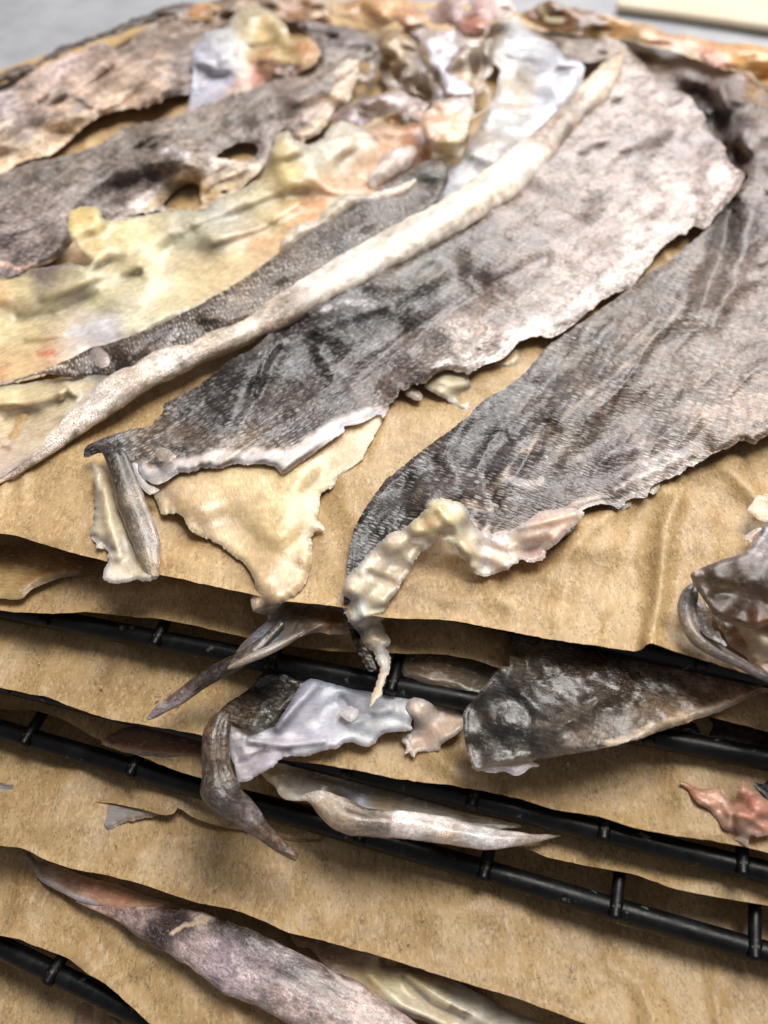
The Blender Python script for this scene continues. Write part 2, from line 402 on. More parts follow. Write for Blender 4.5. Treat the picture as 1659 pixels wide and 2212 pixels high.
def tube(name, parent, pts, z0, colors, sigma=25, strokes=(), defs=None, flat=.8, wob=.12, sp=3.5, nr=26, spiral=0.0, seed=None, mat=None, loc=None, crease=None):
    """rolled skin: pts (px,py,h_centre_cm,r_px)"""
    COUNT[0] += 1; seed = seed if seed is not None else COUNT[0]*77
    d0 = dict(DEF); d0.update(defs or {})
    L = smooth_line(pts, sp)
    C3 = P(L[:, 0], L[:, 1], z0+L[:, 2]); dep = C3[:, 1]*cp-(C3[:, 2]-CAMH)*sp_
    R = np.maximum(L[:, 3], .3)*dep/FPX
    tan = np.gradient(C3, axis=0); tan /= np.linalg.norm(tan, axis=1)[:, None]+1e-9
    up = np.array([0, 0, 1.0]); side = np.cross(tan, up); side /= np.linalg.norm(side, axis=1)[:, None]+1e-9
    upn = np.cross(side, tan)
    s = np.cumsum(np.r_[0, np.linalg.norm(np.diff(C3, axis=0), axis=1)])
    th = np.linspace(0, 2*math.pi, nr, endpoint=False)
    V = []; cmv = []
    for i in range(len(L)):
        rr = R[i]*(1+wob*(fbm(np.cos(th)*.9+s[i]*.9+seed, np.sin(th)*.9, seed, 4, .6))+wob*.5*fbm(np.full(nr, s[i]*2.3), th*0, seed+3, 2))
        if spiral: rr = rr*(1-spiral*sstep(.0, .9, (th/(2*math.pi)))*1.0+spiral*.5)
        if crease: rr = rr*(1-crease*np.exp(-((th-1.9)/.28)**2))
        V.append(C3[i]+side[i]*(np.cos(th)*rr)[:, None]+upn[i]*(np.sin(th)*rr*flat)[:, None])
        cmv.append(np.stack([np.full(nr, s[i]), (th*R[i]), np.full(nr, seed*.31)], 1))
    V = np.concatenate(V); cmv = np.concatenate(cmv); F = []
    n = len(L)
    for i in range(n-1):
        for j in range(nr):
            F.append((i*nr+j, i*nr+(j+1) % nr, (i+1)*nr+(j+1) % nr, (i+1)*nr+j))
    F.append(tuple(range(nr))[::-1]); F.append(tuple((n-1)*nr+j for j in range(nr)))
    pp = toPix(V)
    A = paint(pp[:, 0], pp[:, 1], colors, sigma, strokes, d0, seed); A['cm'] = cmv
    o = mesh_obj(name, V, F, mat or FISH, parent, A, loc=loc)
    return o

# ------------------------------------------------------------------ tiers: sheet height; rack bar line in the picture plane of its own height
TZ = dict(A=0.0, B=-1.0, C=-1.95, D=-2.85, E=-3.8, F=-4.75, G=-6.2)
SHEETS = {
 'A': q(5, '0,92 110,115 330,180 450,210 600,250 700,272 880,310 1080,352 1240,385 1480,410')+q(6, '0,455 240,465 330,475 520,510 700,545 860,570 1050,598 1090,600 1118,588 1150,565 1260,602 1380,640 1659,725'),
 'B': q(5, '0,425 230,440 370,432 560,450 680,460 830,490 1060,540 1300,585 1600,610')+q(6, '100,612 250,615 400,640 500,675')+D('1200,1478 1400,1515 1659,1580'),
 'C': q(5, '0,760 130,785 210,800 330,850 450,890 620,920 890,968')+D('600,1638 700,1652')+q(8, '0,35 60,48 100,50 130,58 260,70 370,90 570,130 760,185 930,210 1100,265 1350,305 1530,335 1659,365'),
 'D': q(5, '0,850 140,855 280,900 420,980 520,1020 650,1075')+D('445,1685 700,1745 900,1792')+q(8, '600,345 700,385 830,415 970,440 1100,465 1250,520 1440,560 1659,595'),
 'E1': q(7, '0,65 130,95 240,130 330,135 440,150 560,165 690,200 735,200 750,196 768,172 785,180 830,210 900,240 1000,262 1140,285 1260,312 1385,318')+D('720,1795'),
 'E': q(7, '0,335 100,350 200,400 330,440 450,460 600,500 740,545 870,585 1000,610 1100,645 1250,710 1400,745 1659,820')+q(8, '150,865 350,930 560,990 720,1050 880,1106')+D('1500,2285'),
 'F': q(7, '0,725 130,760 280,815 330,850 380,890 430,915 490,960 650,1106')+D('420,2300 520,2400'),
}
SLAB = {'A': 'brown parchment sheet on the topmost rack, uncovered front with crease at right',
 'B': 'brown parchment sheet on the second rack, in the shaded gap below the top sheet',
 'C': 'brown parchment sheet on the third rack, under the white membrane and salmon flesh piece',
 'D': 'brown parchment sheet on the fourth rack, narrow strip between the two lower bare bars',
 'E1': 'short brown parchment offcut with notched ragged edge just below the fourth black bar at left',
 'E': 'wide empty brown parchment sheet across the lower part, above the long twisted skin',
 'F': 'brown parchment sheet under the long twisted skin at the bottom of the photo',
 'G': 'brown parchment at the lowest level, seen below the bar in the bottom left corner'}
def sheet(key, z, ext, back, sp, noise, ridges=(), edge_browning=()):
    pts = SHEETS[key]; x0, y0 = pts[0]; x1, y1 = pts[-1]
    L = list(pts)
    if ext: L = [(x0-ext, y0-ext*.12), (x0-ext*.5, y0-ext*.06)]+L+[(x1+ext*.5, y1+ext*.12), (x1+ext, y1+ext*.24)]
    ol = L+back
    # mark dense outline; the smoothing keeps corners nearly sharp
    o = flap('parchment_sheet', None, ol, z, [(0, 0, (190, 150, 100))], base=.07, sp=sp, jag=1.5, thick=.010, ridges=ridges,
             edge=(60, -.0), floor=-.06, crumple=(.07, 2.2), noise=noise, ang=(0.15, 1), mat=PAPER, rough_edge=10, strokes=edge_browning)
    return tag(o, SLAB[key], 'parchment', 'brown parchment sheets on the racks')
backA = D('2700,330 2100,170 1700,118 1500,88 1200,42 1000,8 700,0 520,-6 440,6 330,34 200,78 100,118 0,150 -100,190 -500,360')
def back(y): return [(2100, y), (1500, y), (800, y), (100, y), (-450, y)]
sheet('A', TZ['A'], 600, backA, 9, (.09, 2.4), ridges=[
  (D('1465,1075 1440,1130 1432,1200 1425,1290 1405,1385'), .26, 20), (D('1390,1090 1365,1180 1350,1260 1350,1390'), -.16, 38),
  (D('1250,1130 1230,1220 1210,1330'), .10, 30), (D('1520,1100 1540,1200 1480,1330'), .12, 34), (D('1405,1385 1500,1400 1570,1440'), .12, 20),
  (D('-100,1120 200,1165 450,1250'), .05, 40), (D('980,1330 1100,1290 1250,1330'), -.06, 40), (D('700,1180 760,1290'), .06, 30),
  (D('1500,1010 1430,1060 1300,1120 1180,1240'), .07, 16), (D('860,1240 960,1290 1100,1300'), .06, 22), (D('1560,1000 1620,1060 1640,1100'), .1, 18)],
  edge_browning=[(D('330,1060 400,1150 480,1210 560,1290'), (190, 150, 100), 20, dict(pep=1, s=.7, brk=.1)), (D('700,1060 700,1150 680,1250'), (190, 150, 100), 16, dict(pep=1, s=.6, brk=0)), (D('950,1150 1000,1250 1080,1260 1240,1180'), (190, 150, 100), 18, dict(pep=1, s=.6, brk=.1)),
   (D('760,1130 740,1220 730,1300'), (190, 150, 100), 14, dict(pep=1, s=.6, brk=.1)), (D('180,1010 185,1150 215,1250'), (190, 150, 100), 14, dict(pep=1, s=.6, brk=.1)), (D('1480,1260 1465,1330 1520,1420'), (190, 150, 100), 14, dict(pep=1, s=.6, brk=.1))])  # broken brown strokes on the paper beside skin and flesh edges
sheet('B', TZ['B'], 450, back(600), 13, (.08, 2.2))
sheet('C', TZ['C'], 450, back(700), 11, (.15, 2.0), ridges=[(D('130,1380 100,1450 60,1530'), .08, 26), (D('250,1420 200,1500 150,1550'), -.06, 30)])
sheet('D', TZ['D'], 450, back(800), 12, (.10, 1.8))
sheet('E1', TZ['E']+.10, 0, D('900,1700 700,1400 300,1200 -200,1200 -300,1640'), 10, (.06, 1.5))
sheet('E', TZ['E'], 450, back(900), 10, (.17, 1.5), ridges=[(D('640,1840 620,1900 650,2000'), -.07, 34), (D('1150,1950 1100,2050 1120,2130'), .07, 40)])
sheet('F', TZ['F'], 0, D('900,2600 1900,2800 2300,2500 2000,1500 1500,1300 0,1300 -450,1500 -450,1960'), 10, (.16, 1.1), ridges=[
  (D('60,1880 150,1930 260,2100 330,2180'), -.10, 26), (D('330,2000 360,2060 240,2120'), .12, 22), (D('420,2030 470,2110 520,2210'), .08, 24), (D('100,1870 60,1960 20,2010'), .10, 26)])
SHEETS['G'] = D('-450,2700 500,2760 1500,2800')
sheet('G', TZ['G'], 0, D('1700,1500 1000,1300 -600,1300'), 16, (.10, 1.6))

# ------------------------------------------------------------------ wire racks
def cyl(p0, p1, r, n=14, cap=True, bulge=0.0):
    p0 = np.array(p0, float); p1 = np.array(p1, float); t = p1-p0; L = np.linalg.norm(t); t /= L
    a = np.cross(t, [0, 0, 1.0]) if abs(t[2]) < .9 else np.cross(t, [1.0, 0, 0]); a /= np.linalg.norm(a); b = np.cross(t, a)
    th = np.linspace(0, 2*math.pi, n, endpoint=False); ring = a*np.cos(th)[:, None]+b*np.sin(th)[:, None]
    st = [(0, .72), (r*.25, .95), (r*.6, 1)]+[(L*k/14, 1) for k in range(1, 14) if L > 3]+[(L-r*.6, 1), (L-r*.25, .95), (L, .72)]
    V = np.concatenate([p0+t*s+ring*r*f*(1+.02*math.sin(s*3.1)) for s, f in st]); F = []
    for i in range(len(st)-1):
        for j in range(n): F.append((i*n+j, (i+1)*n+j, (i+1)*n+(j+1) % n, i*n+(j+1) % n))
    F.append(tuple(range(n))); F.append(tuple((len(st)-1)*n+j for j in range(n))[::-1])
    return V, F
RACKS = {  # bar centre line in pixels, anchor pixel x of one cross wire
 'A': ((0, 1113), (1659, 1462), 700), 'B': ((0, 1316), (1659, 1641), 345), 'C': ((0, 1473), (1659, 1886), 1302),
 'D': ((0, 1576), (1659, 2060), 1327), 'E': ((0, 1772), (1659, 2280), 500), 'F': ((0, 2045), (260, 2172), 121)}
RL = {'A': 'black wire rack, topmost of the stack, front bar showing at right under the top sheet',
      'B': 'black wire rack second from top, its front bar crossed by the hanging dark skins',
      'C': 'black wire rack third from top, front bar with two round wire ends at lower right',
      'D': 'black wire rack fourth from top, its bare front bar lowest of the long diagonal bars',
      'E': 'black wire rack fifth from top, hidden beneath the wide empty parchment sheet',
      'F': 'lowest black wire rack, bar with one wire end in the bottom left corner'}
for k, (a, b, wx) in RACKS.items():
    zb = TZ[k]-.46; p0 = P(*a, zb); p1 = P(*b, zb); t = (p1-p0)/np.linalg.norm(p1-p0); nrm = np.array([-t[1], t[0], 0])
    mid = P(829, a[1]+(b[1]-a[1])*(829-a[0])/(b[0]-a[0]), zb); A0 = mid-t*17; B0 = mid+t*17
    dn = [19, 17.5, 16, 14.5, 13, 11][list(RACKS).index(k)]
    rk = thing('cooling_rack', RL[k], 'wire rack', tuple(mid), 'stacked black wire racks')
    R_ = .205
    V, F = cyl(A0, B0, R_, 20); mesh_obj('front_bar', V, F, ENAMEL, rk)
    V, F = cyl(A0+nrm*dn, B0+nrm*dn, R_); mesh_obj('back_bar', V, F, ENAMEL, rk)
    for e in (A0, B0):
        V, F = cyl(e+nrm*.1, e+nrm*(dn-.1), R_); mesh_obj('side_bar', V, F, ENAMEL, rk)
        for f in (.6, dn-.6):
            V, F = cyl(e+nrm*f, e+nrm*f-[0, 0, .8], .17); mesh_obj('leg', V, F, ENAMEL, rk)
    # cross wires lie on the bars
    wpx = P(wx, a[1]+(b[1]-a[1])*(wx-a[0])/(b[0]-a[0]), zb); s0 = np.dot(wpx-A0, t) % 2.35
    V, F = cyl([0, 0, 0], nrm*(dn+.5), .115, 12); w0 = None; weld = None
    s = s0
    while s < 33.6:
        base_ = A0+t*s-nrm*.26+np.array([0, 0, .155])
        if w0 is None:
            w0 = mesh_obj('cross_wire', V+mid, F, ENAMEL, rk); o = w0
        else:
            o = w0.copy(); col.objects.link(o); o.parent = rk
        o.location = Vector(((base_-mid)*S).tolist())
        wl = nrm*.26-[0, 0, .02]
        if weld is None:
            k1, k2 = np.meshgrid(np.linspace(0, math.pi, 8), np.linspace(0, 2*math.pi, 12, endpoint=False), indexing='ij')
            wv_ = np.stack([np.sin(k1)*np.cos(k2)*.155, np.sin(k1)*np.sin(k2)*.13, np.cos(k1)*.12], -1).reshape(-1, 3)
            wv_ = wv_*(1+.12*fbm(wv_[:, 0]*9, wv_[:, 1]*9+wv_[:, 2]*5, 3, 3))[:, None]
            wf_ = [(a*12+b, (a+1)*12+b, (a+1)*12+(b+1) % 12, a*12+(b+1) % 12) for a in range(7) for b in range(12)]
            weld = mesh_obj('weld', wv_+mid, wf_, ENAMEL, rk); wo = weld
        else:
            wo = weld.copy(); col.objects.link(wo); wo.parent = rk
        wo.location = Vector(((base_-mid+wl)*S).tolist()); wo.rotation_euler = (0, 0, math.atan2(t[1], t[0])+(s*7 % 1-.5)*.3)
        s += 2.35

# ------------------------------------------------------------------ counter behind and below
def boxv(x0, x1, y0, y1, z0, z1, bev=0):
    V = [(x, y, z) for z in (z0, z1) for y in (y0, y1) for x in (x0, x1)]
    return V, [(0, 2, 3, 1), (4, 5, 7, 6), (0, 1, 5, 4), (2, 6, 7, 3), (0, 4, 6, 2), (1, 3, 7, 5)]
n_ = 60; gx_, gy_ = np.meshgrid(np.linspace(-140, 140, n_), np.linspace(-90, 190, n_))
gz_ = -7.4+.25*fbm(gx_/14, gy_/7, 5, 3)
mesh_obj('countertop', np.stack([gx_.ravel(), gy_.ravel(), gz_.ravel()], 1), [(j*n_+i, j*n_+i+1, (j+1)*n_+i+1, (j+1)*n_+i) for j in range(n_-1) for i in range(n_-1)], CLOTH)['kind'] = 'structure'
pb = P(1330, 6, -6.6); pe = P(1760, 66, -6.6)
d_ = (pe-pb); d_[2] = 0; d_ /= np.linalg.norm(d_); nn = np.array([-d_[1], d_[0], 0])
bo = []
for z in (-7.2, -6.6):
    for (a_, b_) in ((0, 0), (30, 0), (30, 22), (0, 22)): bo.append(np.array([pb[0], pb[1], z])+d_*a_+nn*b_)
o = mesh_obj('cream_board', bo, [(3, 2, 1, 0), (4, 5, 6, 7), (0, 1, 5, 4), (1, 2, 6, 5), (2, 3, 7, 6), (3, 0, 4, 7)], CREAM, smooth=False)
bv = o.modifiers.new('bevel', 'BEVEL'); bv.width = .004; bv.segments = 3
tag(o, 'blurred cream coloured board on the grey counter at the top right corner', 'board')

# ================================================================== the fish skins
SK = (118, 104, 94); DK = (70, 62, 56); PALE = (196, 186, 176); WHT = (222, 216, 205); CRM = (224, 196, 150); YEL = (226, 204, 150); FAT = (228, 218, 210)
def base_loc(px, py, z): return tuple(P(px, py, z).tolist())
G = 'cod skins drying on the top sheet'

# -- centre skin with cream flesh flap
t = thing('cod_skin', 'dark grey cod skin in the centre with cream flesh flap hanging over the paper edge', 'fish skin', base_loc(800, 800, 0), G)
skin2 = q(3, '365,870 375,820 430,795 520,760 640,735 695,680 705,635 790,600 880,545 960,470 1100,390 1200,300 1300,250 1420,195')+D('830,585 930,530 1000,500 1055,462 1045,440 1150,365 1250,255 1300,190 1325,130 1350,110')+\
  q(2, '1075,235 1130,290 1190,350 1230,385 1290,400 1330,420 1345,460 1385,500 1400,570 1460,625 1480,670 1500,705 1555,740 1560,765 1540,800 1500,850 1440,930 1385,990 1340,975 1300,1010 1260,1020 1200,1070 1170,1106')+\
  q(4, '1165,20 1130,60 1060,140 940,190 870,250 800,310 730,350 650,345 580,370 540,420 500,450 440,470 370,510 300,495 240,500 180,545 130,560 70,590 30,640 0,700')+\
  q(3, '1640,685 1560,725 1490,735 1480,760 1400,820 1300,890 1225,940 1180,910 1100,900 900,915 760,950 680,985 620,960 590,900 560,900 500,880 440,850')
cols = [(220, 960, (60, 52, 46)), (330, 940, (110, 98, 82)), (420, 960, (96, 84, 74)), (540, 985, (150, 138, 122)), (450, 880, (56, 49, 45)), (600, 900, (78, 68, 62)),
 (520, 800, (58, 52, 49)), (650, 760, (62, 56, 54)), (700, 870, (84, 72, 66)), (800, 840, (128, 112, 104)), (760, 700, (66, 60, 56)), (830, 780, (86, 74, 68)),
 (900, 660, (70, 62, 55)), (950, 760, (118, 106, 98)), (1000, 740, (196, 188, 180)), (920, 580, (100, 96, 86)), (1060, 600, (104, 92, 86)), (1060, 690, (150, 136, 126)),
 (1200, 480, (112, 98, 92)), (1180, 640, (166, 156, 148)), (1120, 730, (215, 210, 205)), (1300, 520, (146, 130, 122)), (1400, 530, (206, 196, 186)), (1200, 400, (142, 128, 120)),
 (1280, 300, (136, 124, 116)), (1400, 200, (168, 156, 150)), (1380, 330, (146, 134, 128)), (1480, 320, (132, 118, 116)), (1450, 420, (178, 166, 158)), (1560, 390, (170, 156, 150)), (1330, 160, (160, 150, 138))]
cols = [(x, y, tuple(np.array(c)*(1-(.38 if y < 560 and x > 1000 else .0))+np.array((214, 206, 204))*(.38 if y < 560 and x > 1000 else .0))) for x, y, c in cols]  # tints at the far end paled: dry skin plus window sheen put into colour
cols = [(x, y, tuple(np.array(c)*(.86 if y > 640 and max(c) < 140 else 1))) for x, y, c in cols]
H2 = [(190, 985, .55), (230, 960, .75), (330, 960, .55), (330, 900, .35), (440, 850, .35), (470, 930, .55), (600, 860, .35), (560, 990, .55), (560, 780, .75), (700, 800, .45), (640, 700, .55), (740, 900, .5),
 (700, 690, .85), (860, 620, .75), (860, 760, .42), (960, 800, .45), (830, 880, .4), (1000, 640, .45), (1060, 540, .75), (1060, 720, .55), (1200, 420, .85), (1200, 600, .5), (1240, 660, .45),
 (1350, 300, .8), (1380, 480, .5), (1330, 150, .7), (1480, 230, .6), (1420, 520, .4), (1560, 380, .8), (1470, 350, .45)]
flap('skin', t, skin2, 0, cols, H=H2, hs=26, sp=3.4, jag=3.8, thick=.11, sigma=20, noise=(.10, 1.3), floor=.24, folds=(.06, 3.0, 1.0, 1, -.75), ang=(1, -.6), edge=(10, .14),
 ridges=[(D('560,760 640,730 720,690 830,655 960,590'), .16, 18), (D('520,930 560,840 600,760'), -.16, 20), (D('555,850 570,790 600,740'), .12, 8), (D('640,880 760,820 880,760'), .10, 22), (D('760,830 860,740 1000,650 1180,560'), -.12, 16),
  (D('850,830 950,790 1060,730'), .14, 22), (D('1080,500 1200,430 1330,370'), -.10, 20), (D('1240,560 1330,480 1430,400'), .10, 18), (D('690,760 720,810'), .1, 14), (D('1400,330 1450,300 1480,250'), -.12, 20), (D('390,900 440,880 480,900'), -.1, 16)],
 strokes=[(q(3, '600,930 640,945 690,955 760,920 900,885 1080,868 1190,872 1225,900 1300,850 1390,785 1470,735 1560,705 1640,690'), (244, 232, 226), 21, dict(fl=1, sc=0, wet=.6, s=1.0)),
  (D('1130,735 1080,775 1000,780 960,800'), (226, 222, 218), 22, dict(brk=.1, s=.85)), (D('1560,380 1480,500 1410,545 1330,610 1240,665 1150,715'), (222, 216, 210), 26, dict(brk=0, s=.75)),
  (D('850,660 800,655 740,655 700,670'), (190, 194, 200), 9, dict(brk=.05, s=.7, wet=.8)), (D('185,985 215,960 260,955'), (46, 40, 36), 16), (D('830,900 900,840 960,815'), (200, 192, 182), 14, dict(brk=.1, s=.7))],  # pale bluish streak: window glint painted into the skin colour
 defs=dict(sc=.75, wet=.5))
flesh2 = q(3, '590,905 640,940 720,955 900,905 1100,890 1200,900 1300,875 1400,810 1490,735 1560,715 1659,680')+q(3, '1640,740 1600,800 1560,880 1460,960 1440,1000 1390,1020 1380,1100')+\
  q(5, '1370,30 1400,75 1350,90 1350,200 1320,310 1270,360 1210,400 1180,440 1165,467 1150,440 1095,425 1085,380 1105,330 1090,270 1060,225 1000,180 940,135 870,105 820,75 790,20 760,5 700,10')+D('345,1100 318,1040')
def hang_A(px, py, off=.25):            # height of a point hanging in the vertical plane just in front of the top sheet's edge
    e0 = P(0, 1152, 0)+[0, -off, 0]; e1 = P(1659, 1468, 0)+[0, -off, 0]; n2 = np.array([-(e1-e0)[1], (e1-e0)[0], 0]); 
    d = P(px, py, 0.0)-np.array([0, 0, CAMH]); tt = np.dot(e0-np.array([0, 0, CAMH]), n2)/np.dot(d, n2)
    return max(float(CAMH+d[2]*tt), -.62)
flap('flesh', t, flesh2, 0, [(350, 1060, (214, 198, 166)), (420, 1080, (226, 200, 156)), (520, 1060, (224, 202, 156)), (620, 1060, (226, 206, 156)), (750, 960, (222, 200, 160)), (560, 1180, (222, 196, 146)), (640, 1180, (222, 198, 140)),
   (600, 1290, (214, 190, 152)), (640, 1100, (232, 214, 160)), (690, 1140, (222, 208, 190)), (480, 1160, (226, 206, 172)), (575, 1325, (196, 176, 150))],
 H=[(340, 1080, .30), (400, 1060, .42), (520, 1010, .42), (500, 1180, .18), (640, 1010, .42), (760, 960, .34), (700, 1060, .25), (600, 1120, .42), (680, 1180, .25), (560, 1240, .2), (600, 1290, .14), (640, 1270, .12), (575, 1335, hang_A(575, 1335)), (550, 1315, .06), (800, 920, .3)],
 hs=26, sp=2.8, jag=2.6, thick=.22, sigma=30, noise=(.10, 2.0), edge=(12, .16), ridges=[(D('640,1000 630,1080 600,1160 590,1260'), .06, 40), (D('560,1060 480,1080 400,1080'), .05, 34), (D('380,1090 440,1150'), -.06, 20)],
 defs=dict(fl=1, sc=0, wet=.8), rough_edge=2.6, ang=(.3, 1))
curl2 = q(3, '405,880 440,860 500,880 540,905 590,960 600,1030 610,1080')+q(5, '625,0 660,60 690,130 695,200 695,280 640,300 605,290 590,240 560,180 520,100 500,40')+q(3, '460,1060 430,980 400,1010')
flesh2b = q(3, '400,900 460,930 560,1000 620,1050')+q(5, '640,20 690,130 690,240 680,285 610,298 590,285 560,300 490,310 445,290 450,245 470,215 465,165 420,155 395,110 390,80 405,20')+q(3, '405,1050 410,1000')
flap('flesh', t, flesh2b, 0, [(215, 1080, (238, 216, 180)), (240, 1200, (236, 218, 190)), (300, 1120, (240, 218, 178)), (240, 1245, (226, 214, 200)), (310, 1235, (242, 226, 192))],
 H=[(210, 1010, .5), (260, 1020, .3), (200, 1120, .22), (260, 1120, .3), (230, 1230, .2), (320, 1230, .2), (340, 1150, .2)], hs=22, sp=3.4, jag=3, thick=.12, sigma=22, noise=(.10, .6),
 edge=(7, .1), defs=dict(fl=1, sc=0, wet=.6), rough_edge=4, ang=(.2, 1), ridges=[(D('225,1060 235,1130 255,1200'), .1, 12), (D('205,1160 245,1190'), -.08, 8)])
tube('curled_strip', t, [(205, 962, .62, 5), (232, 968, .72, 17), (252, 990, .72, 24), (266, 1030, .62, 27), (282, 1080, .5, 30), (302, 1130, .42, 30), (320, 1180, .36, 27), (328, 1220, .28, 20), (332, 1248, .18, 9)], 0,
 [(230, 970, (48, 42, 35)), (250, 1020, (80, 68, 52)), (255, 1090, (92, 80, 63)), (300, 1080, (149, 141, 127)), (285, 1130, (109, 97, 80)), (320, 1150, (156, 149, 139)), (315, 1220, (181, 171, 147)), (330, 1245, (194, 186, 164))],
 sigma=9, defs=dict(sc=0, pep=.8, fl=.45, wet=.7), flat=.55, wob=.16, crease=.25)
flap('fat_rim', t, q(3, '555,880 590,890 600,930 640,985 690,1010 650,1030 610,1000 575,930'), 0, [(300, 1010, (226, 216, 202))], base=.62, sp=3.4, thick=.1, defs=dict(fl=1, sc=0, wet=.7), jag=2, noise=(.05, .4))

# bits showing beneath the lower edge of the centre skin
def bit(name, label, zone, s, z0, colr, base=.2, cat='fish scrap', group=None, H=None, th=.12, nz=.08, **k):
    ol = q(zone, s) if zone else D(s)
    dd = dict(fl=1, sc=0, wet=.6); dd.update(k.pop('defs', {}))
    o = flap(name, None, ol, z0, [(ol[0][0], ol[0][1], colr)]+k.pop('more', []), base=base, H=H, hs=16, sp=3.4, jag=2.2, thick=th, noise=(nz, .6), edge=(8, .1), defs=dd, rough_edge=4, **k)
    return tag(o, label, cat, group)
bit('flesh_scrap', 'pointed cream flesh scrap poking out under the lower edge of the centre skin', 4, '175,565 240,500 340,490 365,530 380,600 375,660 345,670 290,630', 0, (232, 214, 176), .18, H=[(990, 810, .35), (1010, 870, .1)])
bit('flesh_scrap', 'rounded amber flesh scrap under the right part of the centre skin edge', 4, '440,478 500,440 560,390 590,400 590,450 560,480 500,485', 0, (216, 190, 142), .2)
bit('flesh_drop', 'small pinkish grey droplet of flesh hanging at the centre skin edge', 4, '90,590 125,570 165,600 160,622 120,618', 0, (200, 182, 168), .25)
bit('loose_scale', 'clear round fish scale stuck on the centre skin near its lower left end', 3, '665,850 690,828 730,840 760,868 730,890 690,885', 0, (150, 138, 130), .88, 'fish scale', defs=dict(fl=.6, wet=.9), th=.03, nz=.02)
bit('loose_scale', 'clear round fish scale stuck on the dark scaly band beside the white roll', 3, '395,405 430,395 465,425 475,465 445,485 410,460', 0, (150, 142, 140), 1.0, 'fish scale', defs=dict(fl=.6, wet=.9), th=.03, nz=.02)

# -- right hand skin
t = thing('cod_skin', 'large brown scaly cod skin at right with pale flesh zigzagging along its front edge', 'fish skin', base_loc(1200, 900, 0), G)
skin3 = D('745,1275 752,1200 762,1165 775,1120 800,1080')+q(4, '0,970 60,920 150,850 280,760 340,710 400,650 470,600 560,545 630,480 700,400 810,320 930,230 1060,140 1160,60 1260,0')+D('1520,500 1560,455 1605,400 1650,340 1720,300 1800,260 1900,500 1860,860')+\
  q(4, '1659,775 1600,815 1540,795 1500,825 1420,855 1380,880 1300,925 1200,975 1165,990 1130,1040 1060,1050 1020,1095')+D('1330,1096 1300,1090 1260,1100 1240,1140 1180,1180 1100,1190 1040,1180 1000,1140 960,1115 930,1095 900,1130 850,1190 800,1220 770,1240 755,1300 775,1370 812,1440 795,1448 765,1390 745,1330')
cols3 = [(760, 1230, (62, 54, 48)), (830, 1110, (58, 51, 46)), (900, 1040, (62, 54, 50)), (960, 1070, (88, 76, 70)), (880, 970, (70, 62, 58)), (1000, 960, (66, 58, 55)), (1050, 870, (64, 56, 52)), (1030, 1060, (92, 80, 74)), (1150, 1060, (100, 86, 80)),
 (1120, 980, (72, 61, 57)), (1130, 1150, (110, 98, 90)), (1180, 880, (92, 82, 74)), (1240, 940, (124, 114, 100)), (1250, 760, (104, 94, 84)), (1330, 1000, (112, 96, 92)), (1300, 860, (122, 108, 98)), (1400, 720, (122, 110, 98)), (1420, 900, (126, 112, 102)), (1440, 1000, (180, 172, 166)),
 (1500, 560, (114, 102, 92)), (1560, 760, (132, 118, 108)), (1560, 940, (178, 164, 150)), (1620, 600, (140, 124, 114)), (1640, 900, (158, 142, 128)), (1640, 450, (112, 98, 92)), (1380, 1060, (176, 166, 160)), (1560, 500, (80, 70, 62)), (1700, 700, (136, 120, 110))]
H3 = [(750, 1260, .32), (775, 1370, hang_A(775, 1370)), (805, 1445, hang_A(805, 1445)), (770, 1180, .42), (860, 1120, .55), (850, 1050, .3), (930, 1080, .95), (960, 1000, .5), (1000, 1130, .4), (940, 950, .3), (1060, 1040, .35), (1060, 870, .5), (1150, 800, .45), (1150, 960, .4), (1100, 1150, .35), (1200, 1100, .35), (1180, 1180, .12), (1100, 1190, .15), (1240, 1140, .12), (1040, 1180, .15),
 (1240, 880, .6), (1300, 1080, .25), (1300, 700, .6), (1330, 950, .35), (1420, 1040, .3), (1400, 780, .65), (1500, 960, .3), (1450, 560, .8), (1560, 700, .5), (1560, 950, .45), (1620, 480, .6), (1650, 800, .5), (1700, 950, .5), (1600, 400, .7)]
cols3 = [(x, y, tuple(np.array(c)*(.84 if y > 800 and max(c) < 150 else .95))) for x, y, c in cols3]
